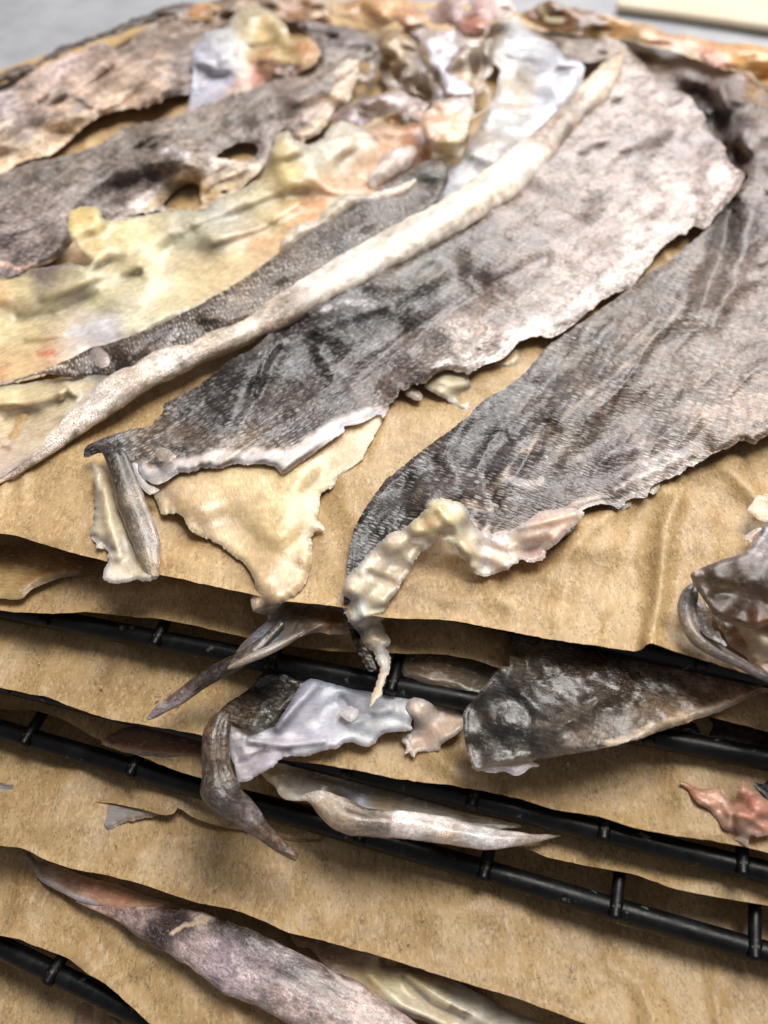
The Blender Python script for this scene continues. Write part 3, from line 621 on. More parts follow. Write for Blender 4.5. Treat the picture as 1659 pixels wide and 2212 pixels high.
flap('skin', t, skin3, 0, cols3, H=H3, hs=26, sp=3.5, jag=3.4, thick=.11, sigma=20, noise=(.10, 1.3), floor=.24, folds=(.06, 3.2, 1.05, 1, -.95), ang=(1, .28), edge=(12, .14),
 ridges=[(D('1060,1060 1150,950 1250,870 1380,760 1480,660 1600,560'), .06, 14), (D('1080,950 1040,1010 1060,1080'), -.16, 20), (D('1000,900 960,980 1000,1060'), .14, 22), (D('1120,1020 1150,960 1180,920'), -.1, 16), (D('1580,440 1560,540 1520,640'), -.3, 20), (D('1620,460 1600,580 1540,700'), .14, 22),
  (D('1250,1000 1400,960 1560,880'), .08, 22), (D('1180,830 1250,780 1330,700'), -.10, 18), (D('1480,640 1560,640 1640,600'), .08, 14), (D('870,1060 940,1000'), -.1, 14), (D('1330,1060 1400,1020 1500,975'), .12, 16)],
 strokes=[(D('1060,1060 1130,980 1250,870 1380,760 1480,660'), (170, 158, 142), 9, dict(s=.55, sc=.3, brk=.1)), (q(4, '1360,860 1280,880 1230,920 1150,950 1060,1000 990,1040'), (228, 226, 222), 15, dict(brk=.22, s=.9, sc=.4)),
  (D('1700,950 1600,955 1540,975 1490,995'), (206, 194, 178), 12, dict(brk=.2, s=.7)),
  (D('985,1120 1040,1150 1100,1165 1180,1140 1240,1100 1290,1085'), (222, 208, 198), 18, dict(fl=.8, sc=0, wet=.5, s=.85, brk=.35, pep=.6)), (q('e', '830,200 960,240 1100,210 1150,160'), (206, 190, 166), 8, dict(s=.7, brk=.1)),
  (q('e', '1310,70 1360,75 1380,110'), (34, 28, 24), 6, dict(s=.9, wet=1)), (q('e', '1180,160 1230,180'), (70, 62, 66), 8, dict(wet=1, s=.8)), (D('1100,1030 1140,1050 1170,1040'), (206, 200, 196), 10, dict(s=.5, fl=.6, brk=0))],
 defs=dict(sc=1.0, wet=.45))
ff = q('e', '600,240 625,185 690,170 760,185 830,210 870,270 890,320 930,370 1000,400 1060,410 1130,380 1200,330 1300,260 1400,235 1500,235 1580,262 1530,330 1470,385 1400,460 1350,500 1340,545 1250,572 1195,545 1140,590 1050,640 960,662 870,620 845,560 805,530 800,480 760,450 712,440 706,395 695,388 650,440 595,490 545,530 510,590 480,640 440,700 420,750 380,800 365,860 350,910 320,940 340,990 380,1050 370,1090 350,1100 375,1140 382,1190 370,1260 330,1340 330,1390 290,1430 255,1468 260,1400 300,1300 315,1230 300,1180 265,1120 240,1110 200,1080 190,1030 150,970 110,930 90,860 80,790 95,700 130,640 200,570 280,480 380,390 450,370 520,310')
flap('flesh', t, ff, 0, [(940, 1100, (248, 225, 172)), (990, 1130, (248, 229, 184)), (1010, 1200, (242, 219, 172)), (1050, 1215, (242, 205, 184)), (1150, 1190, (244, 211, 196)), (1220, 1120, (238, 203, 184)), (1050, 1160, (248, 223, 218)), (870, 1180, (236, 205, 176)), (945, 1125, (222, 185, 136)), (850, 1220, (240, 217, 192)),
   (780, 1260, (230, 215, 188)), (800, 1310, (242, 223, 190)), (800, 1370, (238, 213, 160)), (828, 1410, (222, 211, 202)), (825, 1470, (230, 195, 154)), (805, 1520, (218, 175, 126))],
 H=[(930, 1090, 1.15), (970, 1110, 1.12), (900, 1130, .95), (950, 1125, 1.1), (965, 1160, .8), (1000, 1230, .28), (1050, 1240, .22), (1010, 1170, .65), (1060, 1170, .45), (1150, 1200, .32), (1150, 1150, .62), (1200, 1150, .55), (1180, 1130, .62), (1250, 1110, .5), (1100, 1190, .45), (860, 1160, .75), (860, 1240, .35), (900, 1190, .5), (790, 1220, .5), (830, 1290, .25), (760, 1260, .4), (760, 1320, .05),
  (835, 1330, -.02), (790, 1385, hang_A(790, 1385)), (830, 1370, hang_A(830, 1370)), (840, 1430, hang_A(840, 1430)), (820, 1480, hang_A(820, 1480)), (805, 1520, hang_A(805, 1520))],
 hs=20, sp=2.8, jag=3.4, thick=.12, sigma=18, noise=(.12, .8), edge=(8, .12), defs=dict(fl=1, sc=0, wet=.65), rough_edge=2.4, ang=(.6, 1),
 ridges=[(D('950,1100 990,1150 1020,1220'), .1, 12), (D('760,1270 790,1330 800,1380'), .1, 14), (D('1040,1180 1100,1200 1180,1170'), -.1, 14), (D('1060,1150 1160,1130 1240,1110'), .08, 9), (D('800,1240 850,1260'), -.08, 10), (D('790,1330 830,1320'), .07, 7)],
 strokes=[(q('e', '1010,400 990,470 960,540 960,600'), (238, 226, 220), 12, dict(s=.7)), (q('e', '210,625 260,655 275,700'), (240, 230, 220), 4, dict(s=.8)), (q('e', '150,790 200,830 180,900'), (232, 232, 226), 13, dict(s=.7)), (q('e', '190,1010 260,1000 300,985'), (240, 236, 228), 7, dict(s=.8))])
bit('flesh_scrap', 'small bumpy cream scrap under the lower edge of the right skin', 4, '970,1085 1000,1050 1060,1050 1070,1075 1040,1095 1000,1103', 0, (228, 212, 176), .16)
bit('flesh_scrap', 'tiny translucent scrap beside the white frosted edge of the right skin', 4, '1130,1000 1190,970 1190,1000 1165,1030', 0, (214, 200, 180), .2)

# -- long rolled skin, left of centre
t = thing('cod_skin', 'long rolled cod skin with white pepper-speckled roll, dark scaly band and pale blue membrane', 'fish skin', base_loc(620, 680, 0), G)
roll = [(a, b, c, d*(1.1 if 500 < a < 1150 else 1)) for a, b, c, d in [(-40, 1058, .1, 5), (20, 1030, .12, 7), (60, 1003, .2, 10), (110, 965, .28, 17), (160, 918, .36, 30), (215, 872, .44, 40), (270, 832, .5, 44), (340, 795, .52, 41), (420, 762, .52, 38), (500, 728, .54, 37), (580, 690, .56, 38), (650, 650, .6, 42),
  (730, 606, .64, 48), (800, 565, .68, 52), (880, 522, .7, 50), (960, 478, .72, 46), (1030, 432, .74, 46), (1090, 388, .76, 46), (1140, 345, .8, 42), (1190, 295, .8, 34), (1240, 245, .8, 33), (1290, 190, .85, 32), (1325, 140, .85, 20), (1340, 122, .8, 6)]]
tube('rolled_edge', t, roll, 0, [(20, 1030, (216, 200, 180), dict(pep=1)), (130, 950, (240, 234, 224), dict(pep=1, fl=.5)), (230, 870, (246, 242, 234), dict(pep=1, fl=.5)), (300, 850, (214, 202, 186), dict(pep=1, fl=.4)), (350, 780, (236, 230, 220), dict(pep=.8)), (500, 765, (190, 178, 160), dict(pep=1)), (520, 705, (236, 232, 220), dict(pep=.5, fl=.5)), (610, 720, (170, 156, 138), dict(pep=.9)), (700, 600, (242, 240, 232), dict(pep=.2, fl=.8)), (800, 565, (246, 246, 238), dict(pep=0, fl=.8)),
   (870, 550, (228, 226, 214), dict(pep=.1, fl=.6)), (950, 470, (242, 240, 230), dict(pep=0, fl=.8)), (1050, 420, (244, 238, 222), dict(pep=0, fl=.8)), (1130, 350, (250, 248, 240), dict(pep=0, fl=.8)), (1180, 300, (190, 176, 160), dict(pep=.3)), (1230, 250, (172, 158, 140), dict(pep=.3)), (1290, 180, (232, 224, 206), dict(pep=0, fl=.8)), (1330, 140, (206, 194, 172), dict(pep=0, fl=.8))],
 sigma=16, defs=dict(sc=.08, pep=.5, wet=.15), flat=.6, wob=.14, spiral=.0, crease=.10, nr=34,
 strokes=[(D('150,955 230,900 300,862 420,805 560,738 700,660 820,602'), (128, 114, 98), 13, dict(s=.75, brk=.1, fl=.1, sc=.5)), (D('900,520 960,486 1040,440 1100,395'), (186, 170, 140), 5, dict(s=.6, brk=.1))])
flap('membrane', t, D('900,505 930,445')+q(2, '205,880 220,820 260,740 340,680 370,600 450,480 500,330 430,200 450,110 560,70 600,110 680,170 740,190 790,240 850,265 855,330 830,400 700,560 560,680 440,780 300,870')+D('960,460'), 0,
 [(960, 420, (196, 204, 216)), (1020, 340, (196, 202, 210)), (1080, 260, (190, 196, 200)), (1100, 190, (192, 190, 176)), (1130, 200, (196, 180, 150)), (1180, 200, (206, 214, 232)), (1210, 150, (202, 212, 230)), (1120, 90, (176, 190, 204)), (1060, 120, (168, 160, 148)), (1080, 60, (176, 172, 160)), (1200, 260, (204, 210, 228)), (1040, 300, (170, 158, 140))],
 H=[(930, 440, .35), (1010, 340, .4), (1040, 200, .55), (1060, 80, .8), (1150, 120, .7), (1230, 160, .9), (1150, 280, .5), (1100, 200, .35)], hs=30, sp=4.6, jag=5, thick=.1, sigma=22, noise=(.28, 1.6), edge=(10, .1), defs=dict(fl=.85, sc=0, wet=.35), rough_edge=8)
flap('scaly_band', t, D('-60,842')+q(3, '0,545 90,525 180,495 250,465 300,445 390,400 480,375 600,330 700,290 780,255 850,215 930,170 1000,130 1080,80 1160,20 1240,-40')+D('700,480 800,420 870,375 925,345 960,350 968,390 935,445 880,490 800,530 700,590 600,650 480,710 360,775 290,800')+q(3, '480,525 400,520 330,525 280,520 200,505 100,530 0,560')+D('-60,850'), 0,
 [(60, 825, (110, 94, 78)), (200, 790, (78, 66, 54)), (290, 760, (76, 62, 52)), (360, 740, (70, 56, 44)), (330, 780, (104, 94, 86)), (420, 710, (92, 82, 70)), (500, 680, (96, 86, 76)), (520, 650, (118, 104, 84)), (600, 600, (104, 94, 80)), (650, 560, (98, 86, 72)), (750, 510, (92, 84, 76)), (850, 440, (96, 88, 80)), (930, 380, (88, 80, 70))],
 H=[(0, 838, .5), (150, 800, .7), (220, 810, .5), (300, 740, .95), (330, 785, .6), (450, 670, 1.0), (450, 720, .72), (600, 585, 1.0), (620, 630, .75), (780, 470, 1.0), (800, 520, .75), (930, 360, .95), (930, 420, .7)], hs=20, sp=3.4, jag=2, thick=.12, sigma=18,
 noise=(.06, 1), edge=(7, .2), defs=dict(sc=1.0, wet=.25), ang=(.5, 1),
 strokes=[(q(3, '0,545 90,527 180,498 260,480 330,505'), (196, 186, 172), 3.5, dict(s=.7)), (D('330,755 360,745 380,720'), (190, 190, 190), 9, dict(brk=0, s=.7))])
flap('flesh', t, D('-60,850 0,835 100,822 200,812 240,808 262,818')+q(3, '500,570 440,590 380,620 340,660 270,740 220,800 180,860 90,900 20,950 0,960')+D('-60,1070'), 0,
 [(20, 850, (226, 206, 156)), (100, 850, (218, 204, 164)), (60, 900, (222, 200, 158)), (180, 850, (226, 208, 180)), (60, 970, (226, 204, 180)), (120, 930, (224, 204, 174)), (20, 1010, (216, 196, 180)), (150, 830, (224, 210, 170))],
 H=[(0, 840, .45), (100, 850, .4), (0, 1000, .18), (180, 840, .55), (200, 880, .5), (100, 960, .3), (40, 920, .2)], hs=24, sp=3.8, jag=2, thick=.12, sigma=26, noise=(.10, .9), defs=dict(fl=1, sc=0, wet=.45), ang=(1, -.4),
 ridges=[(D('0,870 60,870 130,850'), .1, 10), (D('20,905 90,890 150,860'), -.08, 10), (D('130,850 145,835 160,850'), .12, 8)],
 strokes=[(q(3, '15,825 40,832'), (150, 128, 104), 6, dict(s=.7))])

# -- flesh-side-up skin
t = thing('cod_skin', 'cod skin lying flesh side up, cream yellow and greenish with a raised round lobe', 'fish skin', base_loc(450, 600, 0), G)
fu = D('-60,588 0,592 80,580 150,568 185,575 200,562')+q(1, '365,1090 300,1020 290,960 300,910 340,890 390,890 430,910 440,940 480,955 560,940 640,925 760,910 830,910 880,905 900,880 960,850 1060,810 1130,780 1140,750 1155,680 1180,620 1200,580 1240,565 1270,600 1330,620 1390,600 1430,545 1480,520 1530,545 1580,560 1659,530')+\
  q(2, '60,540 170,520 200,600 210,650 200,700 130,740')+D('880,390 850,410 800,440 740,460 660,500 640,520 620,555 600,570 520,620 400,672 300,728 200,770 100,808 0,832 -60,845')
flap('flesh_sheet', t, fu, 0,
 [(0, 640, (222, 186, 132)), (60, 610, (214, 206, 160)), (20, 700, (206, 200, 160)), (100, 660, (190, 186, 148)), (60, 740, (226, 212, 160)), (0, 800, (222, 176, 128)), (100, 760, (216, 176, 140)), (40, 780, (226, 196, 150)), (100, 700, (216, 208, 170)), (200, 640, (204, 202, 160)), (160, 710, (216, 200, 184)), (230, 715, (206, 208, 214)), (185, 720, (220, 222, 226)),
  (190, 500, (226, 206, 148)), (170, 480, (232, 206, 136)), (300, 520, (226, 216, 172)), (330, 640, (216, 208, 170)), (300, 690, (214, 214, 186)), (420, 500, (186, 190, 170)), (480, 470, (184, 190, 180)), (520, 470, (176, 176, 160)), (520, 560, (226, 206, 160)), (560, 520, (228, 196, 150)), (440, 600, (222, 206, 164)), (600, 460, (226, 206, 160)), (620, 380, (228, 210, 150)),
  (700, 430, (222, 178, 134)), (660, 460, (224, 170, 124)), (700, 330, (190, 196, 180)), (760, 330, (186, 156, 120)), (760, 290, (196, 198, 180)), (840, 310, (210, 170, 134)), (860, 350, (190, 140, 104)), (800, 380, (216, 176, 130)), (720, 290, (206, 206, 190)), (900, 290, (180, 130, 92)), (560, 440, (196, 194, 160)), (90, 585, (130, 122, 128))],
 H=[(0, 600, .35), (0, 720, .2), (0, 820, .3), (150, 460, 1.2), (190, 470, 1.15), (200, 540, .9), (260, 500, .8), (240, 600, .4), (200, 700, .25), (330, 470, .75), (400, 560, .3), (450, 460, .7), (560, 400, .75), (560, 520, .35), (620, 310, 1.4), (640, 370, 1.0), (650, 450, .5), (720, 300, .8), (760, 370, .4), (850, 300, .6), (900, 300, .6), (880, 380, .4), (300, 700, .3)],
 hs=24, sp=4, jag=3.5, thick=.16, sigma=17, noise=(.22, 1.3), defs=dict(fl=1, sc=0, wet=.35), ang=(1, -.45), edge=(9, .12),
 ridges=[(D('420,500 500,470 600,430'), -.15, 14), (D('460,520 560,490 640,440'), .12, 12), (D('40,690 120,680 210,640 300,600'), -.12, 14), (D('100,640 200,600 300,570'), .12, 14), (D('60,730 140,720'), .1, 9)],
 strokes=[(D('150,722 190,708 225,700 245,715'), (222, 226, 234), 11, dict(brk=.1, s=.8, wet=.9)), (D('640,470 690,440 730,425'), (220, 168, 120), 14, dict(s=.6, brk=.2)), (D('85,765 115,758'), (196, 120, 84), 8, dict(s=.8)), (D('540,530 600,520'), (228, 180, 130), 10, dict(s=.5, brk=0)), (D('70,590 120,570 160,565'), (120, 118, 130), 10, dict(s=.7))])
tube('curled_edge', t, [(612, 552, .35, 5), (620, 530, .55, 16), (648, 504, .7, 18), (690, 488, .75, 15), (715, 466, .85, 20), (745, 445, .9, 24), (790, 436, .85, 18), (830, 425, .8, 16), (870, 412, .75, 13), (905, 385, .7, 8)], 0,
 [(620, 530, (232, 226, 210)), (680, 490, (206, 200, 184)), (740, 440, (196, 190, 170)), (770, 450, (150, 142, 130)), (850, 420, (228, 220, 204))], sigma=14, defs=dict(sc=0, pep=.3, fl=.4, wet=.3), flat=.9, wob=.2, crease=.3)
tube('curled_edge', t, [(805, 410, .45, 6), (815, 385, .6, 22), (845, 360, .7, 34), (870, 340, .75, 30), (890, 325, .7, 14)], 0, [(820, 380, (222, 216, 208)), (870, 350, (206, 196, 188))], sigma=14, defs=dict(sc=0, fl=.5), flat=.7, wob=.22)

# -- left skin, skin side up
t = thing('cod_skin', 'grey brown cod skin at left with holes along its pale curled lower edge', 'fish skin', base_loc(300, 400, 0), G)
sl = D('-60,410 0,376 60,352 130,340 200,318')+q(1, '460,600 540,550 640,530 760,495 830,470 900,445 990,420 1090,390 1180,340 1280,300 1360,250 1380,210 1330,150 1290,110 1340,90 1420,110 1520,130 1600,160 1640,210 1640,260 1600,340 1540,340 1520,400 1500,450 1450,460 1420,520 1390,560 1340,590 1300,610 1240,560 1210,570 1180,620 1150,690 1130,730 1070,790 1000,840 900,900 830,905 740,910 620,915 560,935 490,950 440,930 420,900 370,890 320,895 290,950 310,1040 260,1106')+D('60,588 -60,600')
flap('skin', t, sl, 0,
 [(0, 400, (124, 116, 111)), (20, 470, (141, 130, 127)), (0, 520, (157, 149, 148)), (60, 440, (128, 119, 114)), (100, 500, (136, 125, 122)), (60, 560, (108, 98, 95)), (130, 540, (114, 104, 101)), (150, 380, (130, 122, 112)), (200, 420, (120, 111, 106)), (250, 330, (125, 117, 108)), (260, 450, (109, 101, 96)), (300, 380, (106, 98, 93)), (330, 420, (124, 112, 108)), (360, 350, (127, 117, 108)),
  (400, 390, (160, 151, 143)), (440, 270, (136, 127, 114)), (500, 300, (128, 119, 112)), (470, 350, (160, 149, 143)), (540, 240, (128, 119, 111)), (560, 300, (135, 125, 120)), (620, 220, (135, 124, 117)), (640, 270, (160, 148, 141)), (700, 170, (136, 127, 119)), (700, 230, (200, 186, 168)), (740, 180, (205, 191, 173)), (720, 80, (116, 104, 101)), (780, 90, (117, 108, 104)), (810, 120, (144, 133, 128)),
  (380, 440, (205, 186, 152)), (330, 455, (216, 212, 205)), (430, 400, (197, 175, 136)), (480, 390, (218, 205, 176)), (520, 370, (213, 200, 173)), (250, 470, (221, 218, 215))],
 H=[(0, 380, .5), (0, 480, .6), (0, 580, .35), (150, 360, .7), (130, 470, .55), (130, 570, .3), (300, 300, .7), (300, 350, .85), (240, 440, .35), (300, 440, .55), (200, 520, .3), (400, 340, 1.0), (390, 430, .25), (420, 460, .3), (450, 280, .7), (480, 360, .6), (550, 230, .8), (550, 320, .5), (520, 410, .4), (650, 180, .9), (620, 270, .5), (700, 250, .5), (720, 110, 1.1), (800, 90, 1.1), (810, 130, .9), (740, 180, .9)],
 hs=22, sp=4.4, jag=4, thick=.12, sigma=15, noise=(.14, 1.4), folds=(.09, 3, .9, 1, -.6), defs=dict(sc=.8, wet=.2), ang=(1, -.5), edge=(9, .12),
 holes=[q(1, '930,675 980,640 1040,615 1090,620 1115,650 1080,690 1040,700 980,690'), q(1, '955,830 970,815 990,825 975,838'), q(1, '700,880 740,830 800,790 850,790 865,830 860,900 800,905 740,905'), q(1, '1545,285 1570,260 1600,275 1595,310 1560,318')],
 ridges=[(D('60,450 160,420 260,370 400,330'), .12, 20), (D('200,480 260,400 330,380'), -.2, 24), (D('330,350 380,345 430,360'), .18, 16), (D('560,250 640,220 700,190'), .1, 16)],
 strokes=[(q(1, '480,940 560,900 640,860 740,790 800,750'), (228, 222, 214), 14, dict(s=.85, brk=.4, sc=.2)), (q(1, '0,1140 100,1160 200,1140 300,1110'), (222, 196, 176), 6, dict(s=.8)), (q(1, '1290,600 1400,520 1430,440 1500,360 1520,280'), (222, 200, 172), 16, dict(s=.8, fl=.4, sc=.1)), (q(1, '930,700 1000,710 1100,730'), (232, 222, 206), 14, dict(s=.8, sc=0)),
  (D('180,410 215,395 240,375'), (190, 184, 180), 6, dict(s=.7, brk=0)), (q(1, '640,900 760,800 860,780 900,860 1000,800'), (216, 188, 130), 12, dict(s=.6, fl=.7, sc=0)), (q(1, '700,655 760,650 810,670'), (214, 210, 214), 7, dict(s=.8))])

# -- far left pale skin
t = thing('cod_skin', 'pale tan and grey cod skin at the far left edge with cream lower rim', 'fish skin', base_loc(180, 230, 0), G)
flap('skin', t, D('-60,235')+q(1, '-20,385 0,365 90,320 200,280 300,240 400,200 440,190 500,215 560,190 640,120 700,80 760,50 800,60 830,110 870,95 900,130 860,180 840,300 820,400 740,410 700,430 640,450 560,470 470,490 400,520 350,560 300,610 240,660 140,690 60,715 0,750')+D('-60,400'), 0,
 [(0, 210, (206, 200, 204)), (60, 200, (206, 190, 176)), (130, 140, (214, 200, 196)), (60, 250, (166, 152, 144)), (150, 180, (190, 172, 156)), (250, 160, (176, 158, 142)), (330, 150, (190, 172, 154)), (200, 230, (186, 166, 146)), (0, 300, (196, 180, 160)), (100, 290, (214, 192, 162)), (60, 330, (230, 210, 176)), (180, 260, (226, 206, 172)), (260, 225, (222, 202, 176)), (0, 360, (226, 206, 168)),
  (320, 200, (206, 188, 168)), (400, 130, (136, 124, 116)), (300, 90, (140, 124, 110)), (380, 60, (150, 134, 118)), (410, 200, (120, 108, 98)), (370, 90, (126, 112, 102))],
 H=[(0, 200, .5), (0, 280, .9), (0, 370, .4), (140, 130, .6), (130, 230, 1.0), (140, 320, .45), (250, 150, .8), (250, 220, .6), (330, 90, .8), (350, 180, .9), (400, 60, .8), (420, 120, .6), (410, 200, .5)], hs=24, sp=5, jag=5, thick=.13, sigma=18, noise=(.16, 1.6), folds=(.12, 3, 1.1, 1, -.6),
 defs=dict(sc=.4, wet=.1), ang=(1, -.5), edge=(10, .14), rough_edge=9, strokes=[(D('20,290 100,250 180,230'), (110, 98, 92), 7, dict(s=.6, brk=0)), (D('30,310 80,280'), (100, 90, 84), 6, dict(s=.6)), (D('215,95 260,75 300,62'), (196, 204, 222), 7, dict(s=.7))])
t2 = flap('skin_strip', None, D('-60,200')+q(1, '-40,330 0,320 60,290 150,270 240,210 330,180 420,150 520,110 640,60 740,25 820,15 900,25 930,50 860,65 780,70 700,85 600,110 500,150 400,180 300,220 150,290 60,340 0,355')+D('-60,225'), 0,
 [(60, 160, (104, 88, 76)), (150, 120, (92, 84, 78)), (230, 90, (86, 78, 70)), (300, 50, (80, 72, 64)), (380, 20, (90, 78, 66)), (440, 12, (176, 132, 84))], base=.75, sp=5, jag=4, thick=.2, noise=(.2, 1.5), sigma=15, defs=dict(sc=.2), edge=(6, .3))
tag(t2, 'thin dark skin strip along the back edge of the top sheet at upper left', 'fish skin', G)

# -- white and yellow piece behind the left skins
t = thing('cod_skin', 'blue white and yellow membrane piece with red blood patch, behind the left skins', 'fish skin', base_loc(500, 160, 0), G)
flap('membrane', t, q(1, '800,475 820,440 830,340 840,240 870,160 900,130 980,110 1030,40 1060,10 1130,30 1200,80 1240,130 1260,180 1330,160 1360,190 1385,220 1370,270 1320,300 1260,330 1180,350 1100,385 1020,410 930,430 860,460'), 0,
 [(420, 210, (190, 196, 214)), (450, 120, (196, 204, 222)), (500, 90, (206, 214, 222)), (480, 170, (196, 206, 226)), (540, 40, (186, 178, 150)), (560, 75, (220, 196, 130)), (600, 50, (228, 212, 166)), (540, 90, (216, 206, 170)), (620, 110, (226, 206, 156)), (660, 100, (200, 150, 104)), (580, 130, (180, 140, 90)), (560, 160, (206, 150, 130)), (520, 190, (206, 176, 160)), (610, 150, (96, 48, 32)), (420, 170, (176, 178, 196))],
 H=[(410, 230, .5), (420, 120, .8), (480, 90, .9), (540, 10, 1.0), (560, 80, .7), (620, 60, 1.2), (680, 110, 1.2), (600, 140, .9), (560, 180, .4), (480, 180, .5)], hs=20, sp=5, jag=5, thick=.12, sigma=13, noise=(.22, 1.2), defs=dict(fl=.8, sc=0, wet=.4), rough_edge=8,
 strokes=[(q(1, '1130,270 1200,275 1290,290'), (84, 40, 26), 9, dict(s=.85))])
flap('skin', t, D('440,60')+q(1, '880,130 930,80 960,30 900,10 960,-10 1060,-20 1300,-10 1400,0 1450,50 1400,60 1320,90 1240,90 1180,60 1100,20 1040,30 1000,100 940,120'), 0, [(480, 30, (140, 124, 106)), (560, 5, (166, 148, 122)), (650, 20, (150, 110, 74)), (700, 30, (226, 206, 180))], base=.6, sp=5, jag=5, thick=.1, sigma=15, noise=(.2, 1.2), defs=dict(sc=.2), rough_edge=8)

# -- tangle of membranes at the top centre
GT = 'crumpled membrane strips in the tangle at the back'
def strip(name, label, pts, c, sig=16, **k):
    dd = dict(fl=.7, sc=0, wet=.35); dd.update(k.pop('defs', {}))
    o = flap(name, None, pts, 0, c, hs=16, sp=4.6, jag=4, thick=.1, sigma=sig, noise=(.2, .9), edge=(7, .12), defs=dd, rough_edge=7, **k)
    return tag(o, label, 'membrane', GT)
strip('membrane_strip', 'lilac grey skin fold just above the cream green flesh sheet, below the tangle', q('c', '0,740 60,670 150,650 260,600 400,560 480,580 560,610 630,650 590,690 480,690 400,700 330,730 230,770 200,795 150,770 60,750'),
 [(730, 250, (120, 100, 92)), (800, 225, (168, 152, 156)), (870, 215, (190, 176, 176)), (780, 260, (176, 166, 178)), (900, 235, (150, 132, 124))], H=[(730, 250, .7), (800, 210, 1.1), (900, 225, 1.0), (790, 260, .6)])
strip('membrane_strip', 'brown hollow fold of skin beneath the lilac grey fold, beside the cream lump', q('c', '330,745 420,700 590,690 600,760 610,840 640,930 560,1040 520,1010 500,930 440,900 400,880 380,840 420,780'),
 [(850, 250, (172, 118, 70)), (900, 260, (150, 96, 60)), (880, 300, (120, 80, 52)), (920, 330, (84, 44, 26))], H=[(850, 250, .6), (900, 330, .3)])
strip('membrane_strip', 'tan branching membrane with open holes in the middle of the tangle', q('c', '330,260 400,200 440,190 520,170 560,230 560,300 600,380 680,400 740,380 800,330 880,280 940,260 1010,240 1020,380 1000,460 960,500 990,560 990,650 940,700 880,740 860,640 800,600 730,570 720,620 650,650 590,600 520,580 440,570 380,540 330,480 300,420 320,330'),
 [(840, 90, (176, 150, 110)), (860, 130, (190, 166, 124)), (850, 180, (206, 196, 190)), (900, 140, (140, 130, 116)), (930, 180, (130, 112, 92)), (940, 130, (210, 210, 226)), (1000, 110, (226, 210, 180)), (990, 170, (226, 206, 170)), (960, 200, (210, 212, 230)), (1040, 130, (140, 132, 122)), (1030, 210, (150, 128, 92)), (880, 200, (150, 140, 130)), (830, 150, (110, 100, 92))],
 H=[(840, 90, 1.3), (830, 150, .5), (870, 150, 1.2), (930, 140, .9), (1000, 110, 1.4), (1000, 170, 1.1), (960, 190, .9), (1040, 180, .8), (900, 200, .6), (840, 190, .8)],
 holes=[q('c', '530,500 560,455 600,490 650,580 640,640 600,600 540,570'), q('c', '870,330 900,280 945,280 940,380 925,460 890,450 870,400'), q('c', '380,390 420,370 500,400 460,450 420,520 390,460'), q('c', '900,620 960,560 985,600 970,660 910,700')])
strip('membrane_strip', 'white and lilac fold curling through the tangle under the red fleshy spot', q('c', '440,130 520,110 600,150 660,190 720,200 780,180 850,200 930,180 990,160 960,240 880,300 790,320 740,400 720,440 790,470 860,520 900,560 860,580 740,580 710,500 680,430 640,400 600,300 560,240 500,200'),
 [(880, 50, (196, 190, 206)), (920, 90, (226, 226, 238)), (950, 120, (206, 206, 222)), (970, 80, (230, 222, 226)), (1030, 70, (226, 210, 190)), (970, 170, (206, 206, 224)), (990, 190, (226, 226, 236)), (940, 70, (176, 140, 96))],
 H=[(880, 50, 1.2), (930, 100, 1.4), (1030, 70, 1.5), (960, 130, 1.2), (990, 190, 1.2)], defs=dict(wet=.5))
strip('membrane_strip', 'cream and orange skin strip along the back of the tangle', q('c', '-40,30 60,20 150,0 250,-20 440,-30 520,20 560,60 640,110 560,140 470,150 400,130 320,190 400,200 380,240 300,200 200,150 100,120 0,90'),
 [(720, 20, (206, 180, 146)), (760, 30, (176, 136, 84)), (800, 50, (150, 118, 80)), (830, 20, (222, 176, 126)), (880, 30, (214, 146, 106)), (860, 10, (226, 196, 150))], H=[(720, 20, 1.0), (800, 60, 1.0), (830, 10, 1.4), (890, 30, 1.5)])
strip('membrane_strip', 'red stained lilac flap with a dark eye-like hole at the back of the tangle', q('c', '560,80 650,40 690,0 800,-20 980,-20 1120,-10 1160,60 1090,110 1000,130 985,180 930,200 860,215 820,200 760,150 680,150 620,120'),
 [(930, 30, (140, 112, 106)), (990, 10, (206, 186, 190)), (1060, 20, (214, 196, 196)), (1020, 50, (190, 128, 108)), (1035, 40, (186, 112, 92)), (980, 45, (120, 88, 80)), (1100, 30, (200, 190, 180))], H=[(930, 40, 1.2), (1000, 20, 1.5), (1040, 40, 1.7), (1100, 20, 1.3)],
 holes=[q('c', '815,50 840,20 875,25 885,55 850,75')])
strip('flesh_lump', 'cream flesh lump with a pinkish orange blush, at the front of the tangle', q('c', '570,770 575,720 620,670 670,630 720,620 770,600 860,600 880,640 885,740 870,800 840,870 830,930 790,985 740,1000 690,960 650,940 625,880 590,830'),
 [(930, 240, (226, 176, 150)), (925, 280, (216, 164, 138)), (970, 260, (230, 200, 156)), (990, 230, (214, 196, 200)), (970, 320, (226, 206, 150)), (1000, 290, (222, 196, 160))], H=[(930, 270, 1.3), (970, 230, 1.3), (1000, 260, 1.3), (970, 300, 1.2), (970, 340, .5)], defs=dict(fl=1, wet=.4))

